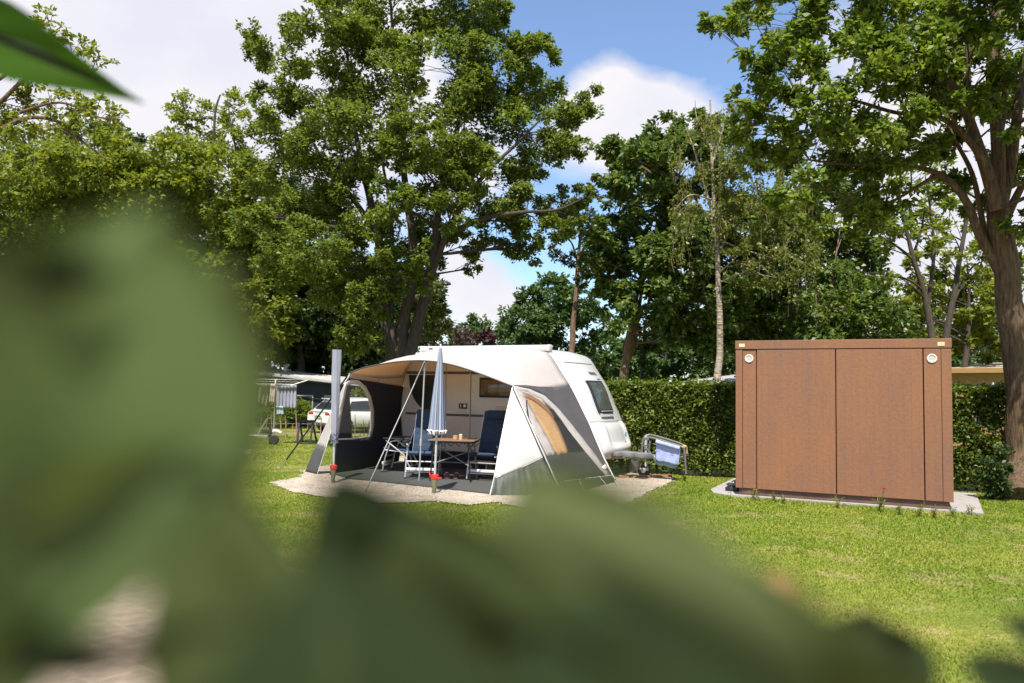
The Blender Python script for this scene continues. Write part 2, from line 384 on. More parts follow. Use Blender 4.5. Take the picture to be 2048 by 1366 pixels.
# grass blades
def blades():
    rng = np.random.default_rng(3)
    X = []; Y = []
    for (y0, y1, dens) in ((4, 6, 3600), (6, 8, 3300), (8, 10, 3000), (10, 12.5, 2500), (12.5, 16, 1700), (16, 22, 520), (22, 30, 260)):
        w = .68 * y1 + .5; n = int(dens * (y1 - y0) * 2 * w)
        x = rng.uniform(-w, w, n); y = rng.uniform(y0, y1, n)
        px = 1024 + x / y * F
        k = (px > 400) & (px < 2080) | (px <= 400) & (px > -200) & (rng.random(n) < .3)
        X.append(x[k]); Y.append(y[k])
    x = np.concatenate(X); y = np.concatenate(Y)
    nj = len(x); bad = inpoly(x + rng.normal(0, .05, nj), y + rng.normal(0, .05, nj), ROAD) | inpoly(x + rng.normal(0, .025, nj), y + rng.normal(0, .03, nj), SLAB)
    g = inpoly(x + rng.normal(0, .07, nj), y + rng.normal(0, .10, nj), GRAVN); bad |= g & (rng.random(len(x)) > .010)
    hx = (x - HA.x) * HN.x + (y - HA.y) * HN.y; bad |= (hx > .0) & (x > HA.x - .3) & (hx < 1.6)
    x = x[~bad]; y = y[~bad]
    n = len(x); d = y
    fr = np.sin(x * 1.9 + np.sin(y * 2.3)) * np.sin(y * 1.7 + 2 * np.sin(x * .8))
    h = rng.uniform(.010, .025, n) * (1 + .25 * fr)
    tall = rng.random(n) < .006; h[tall] *= 2.0
    near_slab = inpoly(x, y, [cab(-.8, -.5, 0)[:2], cab(3.9, -.6, 0)[:2], cab(3.9, .1, 0)[:2], cab(-.8, .1, 0)[:2]]); h[near_slab] *= 1.5
    w = (.0025 + .00055 * d) * rng.uniform(.7, 1.4, n)
    a = rng.uniform(0, 2 * PI, n); lean = rng.uniform(.2, 1.3, n) * h; la = rng.uniform(0, 2 * PI, n)
    t = np.clip((y - 20) / 12, 0, 1); z = -.3 * t * t * (3 - 2 * t) - .004
    V = np.empty((n, 3, 3))
    V[:, 0] = np.stack([x - np.cos(a) * w, y - np.sin(a) * w, z], 1); V[:, 1] = np.stack([x + np.cos(a) * w, y + np.sin(a) * w, z], 1)
    V[:, 2] = np.stack([x + np.cos(la) * lean, y + np.sin(la) * lean, z + h], 1)
    o = np_mesh('grass', V.reshape(-1, 3), 3, grass_blade); tag(o, 'short mown lawn grass with dry patches', 'grass', kind='stuff')
blades()
# pebbles
def pebbles():
    rng = np.random.default_rng(5); xs = [p[0] for p in GRAVN]; ys = [p[1] for p in GRAVN]
    x = rng.uniform(min(xs), max(xs), 26000); y = rng.uniform(min(ys), 15.8, 26000); k = inpoly(x, y, GRAVN); x = x[k]; y = y[k]; n = len(x); x = x + rng.normal(0, .05, n); y = y + rng.normal(0, .06, n)
    r = rng.uniform(.006, .016, n); base = np.array([(1, 0, 0), (-.5, .87, 0), (-.5, -.87, 0), (0, 0, 1.1)])
    fac = [(0, 1, 3), (1, 2, 3), (2, 0, 3)]; an = rng.uniform(0, 6.28, n); c, s = np.cos(an), np.sin(an)
    P = np.empty((n, 4, 3))
    for i, b in enumerate(base):
        P[:, i, 0] = x + r * (b[0] * c - b[1] * s); P[:, i, 1] = y + r * (b[0] * s + b[1] * c); P[:, i, 2] = .011 + r * b[2] * .8
    V = np.concatenate([P[:, f, :][:, None] for f in fac], 1).reshape(-1, 3)
    m = M('pebble', (.48, .40, .32), .9, var=.35, scale=40)
    o = np_mesh('gravel_stones', V, 3, m); tag(o, 'pale beige gravel stones around the caravan', 'gravel', kind='stuff')
pebbles()
sheet('bare_soil', edge_noise([gnd(*p)[:2] for p in ((440, 905), (470, 897), (498, 898), (505, 906), (470, 912))], .1, .2), .006, M('dry_soil', (.36, .29, .18), .9, var=.3, scale=12))

# ================================================================= LEAVES / TREES
def leaf_quads(P, size, rng, out=None, droop=0., ratio=.55, jit=.35):
    """P (n,3) leaf bases -> (n*4,3) folded rhombus leaves"""
    n = len(P)
    d = rng.normal(size=(n, 3)); d[:, 2] = d[:, 2] * .6 - droop
    if out is not None: d += out * .9
    d /= np.linalg.norm(d, axis=1)[:, None] + 1e-9
    up = rng.normal(size=(n, 3)) * .75 + np.array([0, -.25, 1.0])
    s = np.cross(d, up); s /= np.linalg.norm(s, axis=1)[:, None] + 1e-9
    nn = np.cross(s, d)
    L = size * rng.uniform(1 - jit, 1 + jit, n)[:, None]; W = L * ratio * .5
    V = np.empty((n, 4, 3))
    V[:, 0] = P; V[:, 1] = P + d * L * .5 + s * W + nn * W * .35; V[:, 2] = P + d * L + nn * L * -.12; V[:, 3] = P + d * L * .5 - s * W + nn * W * .35
    return V.reshape(-1, 3)
def lobe_leaves(c, rad, n, rng, nsub=None, size=.13, per=6, droop=0, sub=.34, shell=.55, flat=.75):
    c = np.array(c); rad = np.array(rad)
    nsub = nsub or max(6, int(rad.mean() * 14))
    v = rng.normal(size=(nsub, 3)); v /= np.linalg.norm(v, axis=1)[:, None]
    v *= (shell + (1.0 - shell) * rng.random((nsub, 1)) ** .6); v[:, 2] *= .95
    sc = c + v * rad; sr = rad.mean() * sub * rng.uniform(.6, 1.3, nsub)
    w = sr ** 2; w /= w.sum()
    nc = max(1, n // per); idx = rng.choice(nsub, nc, p=w)
    q = rng.normal(size=(nc, 3)); q /= np.linalg.norm(q, axis=1)[:, None]; q *= rng.random((nc, 1)) ** .45
    q[:, 2] *= flat
    cc = sc[idx] + q * sr[idx][:, None]
    P = np.repeat(cc, per, 0) + rng.normal(size=(nc * per, 3)) * size * .28
    out = P - np.repeat(sc[idx], per, 0) * .5 - c * .5; out /= np.linalg.norm(out, axis=1)[:, None] + 1e-9
    return leaf_quads(P, size, rng, out, droop), sc
def taper_tube(m, pts, r0, r1, n=8):
    k = len(pts) - 1; m.tube(pts, [r0 + (r1 - r0) * (i / k) ** .9 for i in range(k + 1)], n)
def tree(name, label, trunks, lobes, leafm, barkm, size=.13, dens=1.0, seed=1, group=None, droop=0, twigs=True, per=6, sub=.34, shell=.55, extra=None, base=None, cat='tree', flat=.75, limbs=True):
    """trunks: list of (world points, r0, r1); lobes: list of (world centre, radius vec)"""
    rng = np.random.default_rng(seed); rn = random.Random(seed)
    b = Vector(base) if base else Vector(trunks[0][0][0])
    root = thing(name, label, cat, b, 0, group)
    m = MB(); skel = []
    for pts, r0, r1 in trunks:
        sp = smoothpath(pts, 6); sp = [p + Vector((noise.noise(p * 1.3 + Vector((seed, 0, 0))), noise.noise(p * 1.3 + Vector((0, seed, 5))), 0)) * r0 * .25 for p in sp]
        k = len(sp) - 1; rr = [r0 + (r1 - r0) * (i / k) ** .85 for i in range(k + 1)]
        if pts is trunks[0][0] and r0 > .12: rr[0] *= 1.2; rr[1] *= 1.13; rr[2] *= 1.07; rr[3] *= 1.03
        m.tube([p - b for p in sp], rr, 12 if r0 > .1 else 8)
        skel += [(p, r) for p, r in zip(sp, rr)]
    VV = []
    for c, rad in lobes:
        c = Vector(c); area = rad[0] * rad[2] + rad[0] * rad[1]
        n = int(area * dens * 8.0 / (size * size * .3))
        V, sc = lobe_leaves(c, rad, n, rng, size=size, droop=droop, per=per, sub=sub, shell=shell, flat=flat); VV.append(V)
        if limbs and skel:
            best = min(skel, key=lambda s: (s[0] - c).length + max(0, s[0].z - c.z + .3) * 2.0)
            p0, r0 = best; e = c + Vector((rn.uniform(-.2, .2), rn.uniform(-.2, .2), .2)) * rad[0]
            mid = (p0 + e) / 2 + Vector((rn.uniform(-.12, .12), rn.uniform(-.12, .12), rn.uniform(-.02, .14))) * (e - p0).length
            br = bez(p0, mid, e, 7); ra = max(.010, min(r0 * .5, .012 + .014 * (e - p0).length))
            taper_tube(m, [p - b for p in br], ra, ra * .35, 6)
            if twigs:
                for k in range(min(len(sc), 9)):
                    q = Vector(sc[k]); s0 = br[rn.randint(3, 7)]
                    mid = (s0 + q) / 2 + Vector((rn.uniform(-.1, .1), rn.uniform(-.1, .1), rn.uniform(0, .15))) * (q - s0).length
                    taper_tube(m, [p - b for p in bez(s0, mid, q, 4)], ra * .4, .005, 4)
    if extra: VV += extra(m, b, rng, rn)
    m.build('trunk', barkm, root, ang=60, fixn=False)
    V = np.concatenate(VV) - np.array(b)
    np_mesh('crown', V, 4, leafm, root)
    return root
def LB(lst, Y, dy=.8, seed=0, sz=1.0, depth=1.0):
    rn = random.Random(seed); out = []
    for l in lst:
        px, py, r = l[:3]; yo = l[3] if len(l) > 3 else rn.uniform(-dy, dy)
        c = at(px, py, Y + yo); q = r / F * (Y + yo) * sz
        out.append((c, (q, q * depth, q * .92)))
    return out
def PX(lst, Y): return [at(p[0], p[1], Y + (p[2] if len(p) > 2 else 0)) for p in lst]
def rooted(lst, Y):
    P = PX(lst, Y); g = Vector((P[0].x, P[0].y, gz(P[0].x, P[0].y) - .05))
    return ([g] if P[0].z > .25 else []) + P
# ------------------------------------------------ central oak behind the caravan
OY = 22
oak = [(560, 110, 62), (515, 110, 30), (500, 62, 22), (640, 45, 70), (700, -30, 90), (800, 10, 95), (900, 20, 90), (960, -10, 80), (985, 30, 36), (650, 190, 95), (760, 140, 90), (880, 150, 95), (990, 120, 85), (1065, 110, 50), (1085, 190, 70), (1150, 215, 42), (1190, 222, 18), (1186, 175, 14),
       (545, 200, 45), (560, 290, 75), (690, 290, 90), (820, 270, 80), (930, 270, 90), (1050, 275, 80), (1130, 265, 50), (1160, 300, 26), (600, 370, 85), (710, 400, 75), (540, 440, 70), (640, 480, 85), (980, 370, 70), (900, 360, 60), (1070, 385, 45), (1115, 415, 45), (1160, 398, 30), (1110, 465, 34), (1055, 500, 34),
       (1000, 455, 50), (930, 500, 36), (945, 540, 18), (875, 450, 60), (800, 450, 50), (740, 520, 50), (820, 545, 34), (870, 540, 30), (760, 600, 36), (850, 610, 28), (700, 590, 60), (720, 660, 40), (620, 560, 70), (560, 530, 60), (810, 655, 24), (780, 400, 60, -2.2), (845, 360, 60, -2.2), (890, 300, 60, -2.2), (905, 420, 46, -2.2), (760, 500, 44, -2), (835, 500, 34, -2), (940, 330, 60, -2), (800, 320, 50, -2.4), (730, 600, 44, -1.6), (780, 565, 36, -1.6), (690, 680, 40), (740, 690, 26, -1), (850, 560, 26, -1.4), (870, 620, 20), (960, 170, 60), (700, 100, 60), (1010, 430, 46), (1075, 458, 40), (1140, 440, 30), (1182, 386, 20), (1040, 490, 28)]
tree('oak_tree', 'tall oak with several stems towering directly behind the caravan',
     [(rooted([(785, 700), (772, 640), (760, 560), (757, 480), (742, 400), (715, 300), (700, 180), (690, 60)], OY), .24, .03),
      (PX([(800, 715), (806, 650), (822, 570), (825, 480), (812, 380), (800, 260), (790, 120), (780, -20)], OY), .20, .03),
      (PX([(815, 715), (838, 640), (858, 560), (872, 480, -.3), (880, 400, -.6), (905, 300, -.8), (930, 180, -.8), (950, 40, -.8)], OY), .2, .03),
      (PX([(862, 550), (900, 455, -.6), (960, 360, -1), (1030, 290, -1), (1090, 230, -1)], OY), .11, .02),
      (PX([(872, 480), (960, 440, -.8), (1040, 425, -1.2), (1110, 420, -1.4), (1160, 400, -1.5)], OY), .09, .015),
      (PX([(757, 470), (700, 390), (640, 310), (590, 200)], OY), .1, .02),
      (PX([(780, 640), (786, 540, .4), (780, 420, .6), (760, 300, .6)], OY), .11, .03)],
     LB(oak, OY, 1.6, 2, depth=1.15), oak_leaf, bark_dark, .112, .95, seed=11)
# ------------------------------------------------ left mass
left = [(60, 340, 100), (180, 320, 70), (270, 320, 80), (360, 340, 80), (440, 370, 80), (300, 410, 100), (410, 450, 100), (200, 420, 100), (80, 440, 110), (510, 470, 75), (480, 550, 80), (555, 590, 70), (400, 560, 90), (475, 640, 60), (545, 660, 50), (240, 520, 120), (90, 560, 120), (330, 640, 100), (150, 680, 100), (520, 390, 60), (600, 430, 60)]
tree('maple_tree', 'broad yellow-green tree left of the central oak, its fork showing under the crown',
     [(rooted([(462, 690), (458, 600), (452, 520), (440, 470), (400, 420), (350, 360)], 40), .36, .06), (PX([(456, 530), (480, 460), (500, 400), (470, 330)], 40), .18, .04), (PX([(455, 540), (400, 490), (330, 470), (250, 430)], 40), .18, .04)],
     LB(left, 40, 2.4, 4, depth=1.05), oak_leaf2, bark_dark, .24, 1.05, seed=21)
tree('young_tree', 'slender light-leaved tree with upright twigs left of the oak, rising above the broad tree',
     [(rooted([(425, 640), (424, 420), (425, 330), (430, 230), (440, 190)], 42), .17, .04), (PX([(424, 420), (385, 300), (370, 230)], 42), .1, .025), (PX([(500, 420), (485, 340), (465, 270), (455, 200)], 42), .11, .025)],
     LB([(380, 225, 36), (345, 230, 22), (360, 195, 14), (420, 240, 40), (455, 215, 34), (475, 190, 14), (510, 200, 12), (490, 260, 36), (390, 290, 36), (450, 300, 44), (510, 320, 44), (410, 340, 30), (520, 270, 24), (330, 270, 16)], 42, 1.4, 5), oak_leaf2, bark_dark, .22, .55, seed=22)
tree('overhanging_tree', 'sparse light tree reaching in from the left edge with bare boughs against sky',
     [([Vector((-9.6, 13.4, 0)), Vector((-9.5, 13.3, 3)), Vector((-9.2, 13.2, 5)), Vector((-8.7, 13, 7.5))], .24, .08),
      (PX([(-60, 300), (0, 260), (60, 235), (120, 245), (160, 280), (215, 320)], 13), .055, .01), (PX([(-60, 240), (0, 205), (50, 160), (120, 145), (180, 150)], 13), .05, .01), (PX([(-60, 200), (10, 150), (60, 110), (120, 60)], 13), .04, .01), (PX([(40, 225), (120, 205), (200, 235), (245, 235)], 13), .03, .006)],
     LB([(20, 200, 36), (60, 205, 30), (110, 200, 40), (150, 215, 36), (195, 225, 34), (235, 232, 22), (120, 60, 22), (60, 60, 30), (90, 30, 18), (150, 90, 26), (195, 110, 22), (220, 125, 10), (60, 150, 30), (20, 110, 36), (130, 130, 30), (180, 150, 24), (90, 250, 30), (150, 265, 24), (30, 265, 34), (-30, 230, 60)], 13, .5, 6), oak_leaf2, bark_oak, .09, .42, seed=23, twigs=True)
# ------------------------------------------------ dark trees behind, left
def dark_tree(i, px, Y, lob, label, leaf=None, trunkpx=None, dens=.7, size=.24, seed=0, name='dense_tree', bark=None, r=.22):
    t = trunkpx or [(px, 770), (px + 4, 640), (px, 520)]
    tree(name, label, [(rooted(t, Y), r, .05)], LB(lob, Y, 1.4, seed, depth=1.1), leaf or dark_leaf, bark or bark_dark, size * .8, dens * 1.5, seed=seed + 40, group='trees around the pitch', twigs=False)
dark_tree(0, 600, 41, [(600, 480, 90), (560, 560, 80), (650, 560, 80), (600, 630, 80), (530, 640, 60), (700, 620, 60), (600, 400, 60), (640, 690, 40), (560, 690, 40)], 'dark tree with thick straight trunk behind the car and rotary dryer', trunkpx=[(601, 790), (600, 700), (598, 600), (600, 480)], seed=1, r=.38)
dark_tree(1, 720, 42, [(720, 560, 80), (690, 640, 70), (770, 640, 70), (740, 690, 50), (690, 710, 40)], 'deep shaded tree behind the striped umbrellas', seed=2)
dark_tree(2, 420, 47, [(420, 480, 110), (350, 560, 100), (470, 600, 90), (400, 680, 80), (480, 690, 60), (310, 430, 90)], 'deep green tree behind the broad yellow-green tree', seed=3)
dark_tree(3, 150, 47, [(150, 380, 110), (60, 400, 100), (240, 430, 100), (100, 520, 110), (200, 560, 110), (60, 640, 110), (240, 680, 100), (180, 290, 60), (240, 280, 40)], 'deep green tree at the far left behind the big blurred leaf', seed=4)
tree('olive_green_tree', 'drooping olive-toned tree beside the stems of the oak', [(rooted([(868, 740), (866, 660), (862, 590)], 30), .12, .03)],
     LB([(862, 600, 24), (872, 640, 28), (880, 675, 30), (856, 690, 30), (895, 650, 16), (870, 575, 14)], 30, .8, 7), olive_leaf, bark_dark, .2, .6, seed=51, droop=.6, twigs=False, group='trees around the pitch')
tree('purple_shrub', 'purple-leaved bush showing above the roof box of the caravan', [(rooted([(940, 760), (940, 700)], 34), .07, .03)],
     LB([(905, 690, 20), (940, 680, 24), (975, 690, 22), (925, 665, 12), (1000, 700, 18)], 34, .8, 8), purple_leaf, bark_dark, .22, .8, seed=52, twigs=False, cat='bush')
tree('distant_tree', 'round-headed bright green tree far off over the caravan roof', [(rooted([(1110, 740), (1112, 660), (1110, 600)], 46), .3, .05)],
     LB([(1100, 590, 40), (1065, 610, 34), (1140, 600, 36), (1095, 570, 22), (1050, 650, 48), (1120, 650, 56), (1180, 650, 44), (1040, 700, 46), (1110, 710, 50), (1190, 705, 46), (1165, 610, 30), (1015, 660, 22)], 46, 1.6, 9, depth=1.2), far_leaf, bark_dark, .26, 1.3, seed=53, twigs=False, group='trees around the pitch')
tree('distant_tree', 'small hazy tree in the gap between oak and round-headed tree', [(rooted([(955, 740), (955, 680)], 55), .2, .05)],
     LB([(955, 648, 18), (930, 665, 24), (975, 665, 24), (950, 690, 34), (910, 690, 30), (1000, 690, 30), (1010, 650, 14)], 55, 1.6, 10), far_leaf, bark_dark, .3, 1.2, seed=54, twigs=False, group='trees around the pitch')
# pine
def needles(m, b, rng, rn): return []
tree('pine_tree', 'pine with bare straight reddish trunk rising behind the nose of the caravan', [(rooted([(1142, 735), (1146, 660), (1152, 590), (1156, 520), (1162, 460)], 30), .15, .05), (PX([(1156, 530), (1145, 490), (1130, 470)], 30), .05, .02), (PX([(1158, 510), (1180, 480)], 30), .04, .02)],
     LB([(1120, 470, 26), (1150, 440, 30), (1185, 470, 24), (1110, 505, 18), (1165, 500, 26), (1140, 520, 16), (1170, 555, 20), (1130, 430, 20), (1175, 430, 20)], 30, .6, 11), needle, bark_pine, .16, .7, seed=55, twigs=True, per=8, group='trees around the pitch')
# chestnut
ch = [(1235, 310, 34), (1285, 285, 40), (1340, 270, 50), (1225, 350, 28), (1290, 350, 60), (1370, 340, 70), (1430, 300, 60), (1240, 410, 32), (1310, 430, 60), (1400, 430, 80), (1215, 490, 44), (1280, 510, 60), (1370, 530, 80), (1440, 510, 70), (1190, 520, 26), (1210, 555, 40), (1300, 590, 60), (1390, 620, 70), (1460, 600, 60), (1235, 610, 36), (1330, 650, 46), (1430, 670, 50), (1480, 660, 50), (1245, 655, 22), (1490, 460, 70), (1390, 260, 40), (1225, 300, 26), (1260, 360, 44), (1270, 330, 40), (1230, 450, 34), (1200, 470, 30), (1250, 550, 50), (1340, 500, 60), (1205, 600, 30)]
tree('chestnut_tree', 'large dark sweet chestnut filling the gap right of the caravan, twin leaning trunks', [(rooted([(1246, 770), (1256, 700), (1264, 640), (1280, 560), (1310, 470), (1340, 380)], 25), .17, .04), (PX([(1256, 720), (1268, 680), (1278, 620), (1290, 540)], 25.3), .11, .04)],
     LB(ch, 25, 1.7, 12, depth=1.2), chest_leaf, bark_pine, .185, 1.6, seed=61, droop=.35, twigs=False, per=7, group='trees around the pitch')
# birch with weeping strands
def weep(px_strands, Y):
    def f(m, b, rng, rn):
        out = []
        for (px, py, L, yo) in px_strands:
            p = at(px, py, Y + yo); l = L / F * Y; k = max(3, int(l / .25)); pts = [p]
            for i in range(k): pts.append(pts[-1] + Vector((rn.uniform(-.05, .05), rn.uniform(-.05, .05), -l / k)))
            m.tube([q - b for q in pts], .004, 3)
            n = int(l * 34); t = rng.random(n) ** .8 * (k - 1); i0 = t.astype(int); A = np.array(pts)
            P = A[i0] + (A[i0 + 1] - A[i0]) * (t - i0)[:, None] + rng.normal(size=(n, 3)) * .05
            out.append(leaf_quads(P, .09, rng, None, .9))
        return out
    return f
rb = random.Random(5)
strands = []
for _ in range(170):
    a = rb.random(); px = 1340 + 300 * rb.random() ** .9; top = 200 + abs(px - 1440) * .75 + rb.uniform(0, 260)
    strands.append((px, top, rb.uniform(30, 95), rb.uniform(-1.2, 1.2)))
tree('birch_tree', 'slim birch with peeling pale bark and thin drooping twigs beside the brown cabin',
     [(rooted([(1434, 770), (1440, 700), (1438, 600), (1436, 500), (1428, 430), (1425, 360), (1422, 280), (1420, 200)], 20.5), .115, .02),
      (PX([(1437, 510), (1470, 440), (1520, 400), (1580, 390)], 20.5), .04, .008), (PX([(1428, 440), (1400, 340), (1385, 290), (1370, 250)], 20.5), .04, .008), (PX([(1425, 400), (1380, 390), (1350, 420)], 20.5), .03, .006),
      (PX([(1424, 330), (1450, 240), (1462, 195)], 20.5), .035, .006), (PX([(1440, 480), (1490, 500), (1560, 520)], 20.5), .03, .006), (PX([(1424, 300), (1395, 240), (1390, 200)], 20.5), .03, .006), (PX([(1432, 460), (1400, 420), (1370, 440)], 20.5), .03, .006)],
     LB([(1470, 330, 60), (1500, 430, 70), (1430, 260, 44), (1550, 470, 60), (1590, 520, 50), (1440, 420, 50), (1400, 250, 30), (1460, 240, 34), (1380, 330, 40), (1370, 410, 34), (1530, 540, 50), (1480, 520, 40), (1500, 360, 50), (1600, 450, 40)], 20.5, 1, 13), birch_leaf, bark_birch, .09, .30, seed=62, droop=.8, extra=weep(strands, 20.5))
# trees behind the cabin
dk = [(1540, 560, 70), (1620, 560, 80), (1700, 540, 80), (1560, 640, 70), (1660, 640, 70), (1740, 620, 60), (1500, 580, 50), (1780, 590, 40), (1600, 460, 80), (1700, 450, 70), (1540, 430, 50), (1760, 660, 50), (1620, 690, 50), (1520, 690, 50), (1600, 370, 60), (1690, 360, 60)]
tree('dense_tree', 'deep green tree mass directly above the brown cabin roof', [(rooted([(1580, 760), (1590, 660), (1600, 560)], 26), .18, .05), (PX([(1600, 560, 0), (1580, 480), (1570, 430)], 26), .05, .02)],
     LB([l for l in dk if l[0] < 1640], 26, 1.6, 14, depth=1.2), chest_leaf, bark_pine, .19, 1.25, seed=63, droop=.3, twigs=False, group='trees around the pitch')
tree('forked_tree', 'thin forked tree with few leaves between cabin and big right-hand oak',
     [(rooted([(1868, 720), (1852, 600), (1826, 515), (1806, 430), (1795, 370)], 20), .12, .02), (PX([(1856, 610), (1868, 500), (1858, 400), (1850, 350)], 20), .06, .012), (PX([(1828, 520), (1790, 490), (1750, 465)], 20), .05, .01), (PX([(1830, 500), (1845, 450), (1850, 400)], 20), .04, .01)],
     LB([(1770, 400, 34), (1740, 450, 34), (1800, 470, 16), (1840, 350, 34), (1760, 500, 26), (1880, 420, 30), (1870, 340, 40), (1800, 370, 34), (1730, 550, 24), (1830, 420, 30), (1790, 440, 26), (1900, 380, 30), (1850, 470, 20), (1770, 550, 24), (1800, 560, 16)], 20, .8, 15), mid_leaf, bark_dark, .15, .4, seed=64, group='trees around the pitch')
tree('leaning_tree', 'thin leaning trunk with bright yellow-green leaves just left of the big oak trunk',
     [(rooted([(1890, 720), (1902, 620), (1920, 520), (1932, 450), (1936, 400)], 18), .10, .03), (PX([(1908, 600), (1940, 540), (1970, 520)], 18), .04, .01)],
     LB([(1900, 470, 30), (1950, 430, 36), (1960, 560, 30), (1930, 520, 24), (1985, 480, 30), (1870, 460, 22)], 18, .7, 16), yel_leaf, bark_dark, .14, .42, seed=65, group='trees around the pitch')
tree('yellow_green_tree', 'sunlit yellow-green tree behind the hedge and yellow cabin', [(rooted([(1930, 760), (1935, 660), (1940, 580)], 27), .16, .04)],
     LB([(1930, 600, 50), (1980, 640, 50), (1880, 600, 40), (1850, 640, 30), (1930, 670, 44), (1990, 560, 40), (1810, 640, 34), (1790, 600, 20), (2020, 600, 44), (1960, 500, 26), (2030, 680, 40), (1780, 660, 28), (1900, 540, 36), (1850, 580, 24), (1950, 580, 44), (2000, 470, 44), (1880, 500, 26), (2010, 540, 40), (1800, 470, 28), (1840, 530, 30), (1860, 440, 24), (1820, 580, 26), (1880, 400, 24), (1900, 690, 30), (1960, 700, 36)], 27, 1.4, 17), yel_leaf, bark_dark, .18, .8, seed=66, twigs=False, group='trees around the pitch')
tree('background_tree', 'mid-green tree low behind the hedge between caravan and birch', [(rooted([(1330, 770), (1332, 700)], 33), .15, .05)],
     LB([(1220, 720, 40), (1280, 700, 44), (1340, 710, 44), (1400, 720, 44), (1240, 680, 24), (1310, 740, 30), (1460, 720, 40), (1370, 750, 26), (1410, 755, 26), (1450, 755, 26), (1250, 750, 24)], 33, 1.2, 18), far_leaf, bark_dark, .2, 1.2, seed=67, twigs=False, group='trees around the pitch')
tree('dense_tree', 'deep green tree with pale lower trunk above the right half of the cabin roof', [(rooted([(1658, 760), (1660, 640), (1664, 560)], 25), .13, .05)],
     LB([l for l in dk if l[0] >= 1640], 25.4, 1.6, 15, depth=1.2), chest_leaf, bark_pine, .19, 1.25, seed=68, droop=.3, twigs=False, group='trees around the pitch')
tree('background_tree', 'thin dark trunk and low leaves just right of the leaning chestnut trunks', [(rooted([(1284, 770), (1288, 690), (1290, 640)], 28), .09, .05)],
     LB([(1290, 640, 26), (1270, 690, 22), (1310, 680, 24), (1300, 730, 20)], 28, 1, 16), far_leaf, bark_dark, .18, 1.1, seed=69, twigs=False, group='trees around the pitch')
# ------------------------------------------------ right-hand oak
QY = 13.4
oq = [(1430, 40, 28), (1465, 45, 34), (1500, 20, 50), (1580, 40, 80), (1680, 30, 90), (1790, 20, 90), (1900, 20, 80), (2000, 20, 80), (1530, 110, 44), (1600, 140, 70), (1700, 130, 80), (1810, 110, 80), (1910, 90, 60), (2020, 110, 60), (1500, 190, 34), (1560, 220, 66), (1660, 220, 80), (1770, 210, 80), (1860, 190, 50), (1490, 250, 34),
      (1540, 290, 56), (1630, 310, 70), (1730, 300, 76), (1820, 290, 60), (1590, 375, 44), (1690, 390, 56), (1780, 380, 50), (1730, 440, 40), (1880, 300, 40), (2030, 230, 50), (2040, 330, 50), (1500, 330, 30), (1920, 210, 30), (1560, 400, 30), (1640, 450, 30), (2045, 450, 36), (1850, 60, 60), (2180, 180, 80, -1), (2260, 320, 90, -1.6), (2300, 120, 100, -1.5), (2200, 60, 90, -2), (2150, -60, 90, -1), (2350, 250, 90, -.5), (2160, 330, 60, -.6), (1800, -90, 110, -1), (1950, -120, 110, -1.5), (2080, -40, 90, -1.4), (1950, 150, 60, 1.2), (2040, 170, 60, 1.4), (1900, 130, 56, 1), (2000, 250, 46, 1.2), (1990, 60, 60, 1), (1860, 240, 56, 1), (1930, 300, 44, 1.4), (2045, 290, 46, 1.2), (1900, 380, 40, 1.2), (1960, 420, 30, 1.4), (2030, 30, 60, -.6), (1960, 200, 36, -.8), (1850, 150, 50, -.8)]  # lobes beyond the right frame edge are unseen, added to shade the trunk
tree('oak_tree', 'big oak with thick furrowed trunk at the right edge, boughs spreading over the cabin',
     [([gnd(2046, 1000) + Vector((0, 0, -.05))] + PX([(2042, 920), (2037, 800), (2030, 680), (2019, 570), (2002, 470), (1994, 390)], 13.55), .28, .17),
      (PX([(1994, 420), (1965, 320), (1925, 210), (1870, 130), (1790, 90), (1700, 80)], 13.3), .12, .02), (PX([(1993, 400), (1992, 280), (1985, 150), (1988, 0), (1985, -120)], 13.5), .13, .05),
      (PX([(2000, 420), (2024, 300), (2044, 180), (2060, 60)], 13.6), .12, .05), (PX([(1985, 360), (1945, 290), (1880, 235), (1790, 225), (1700, 200), (1600, 200)], 13), .07, .015),
      (PX([(2008, 560), (1960, 470), (1930, 400), (1880, 350), (1800, 330), (1700, 330), (1620, 320)], 13.6), .10, .015), (PX([(1975, 500), (1945, 350), (1900, 260), (1880, 180)], 13.7), .06, .015),
      (PX([(1960, 320), (1940, 220), (1935, 110), (1920, 0)], 13.2), .07, .02), (PX([(2010, 440), (2050, 360), (2090, 300)], 13.6), .09, .03), (PX([(1990, 300), (2010, 200), (2000, 90), (2020, -20)], 13.5), .07, .02), (PX([(1880, 345), (1790, 400), (1720, 430)], 13.6), .04, .01)],
     LB(oq, QY - .4, 1.5, 19, depth=1.2), mid_leaf, bark_oak, .11, .95, seed=71, per=7)

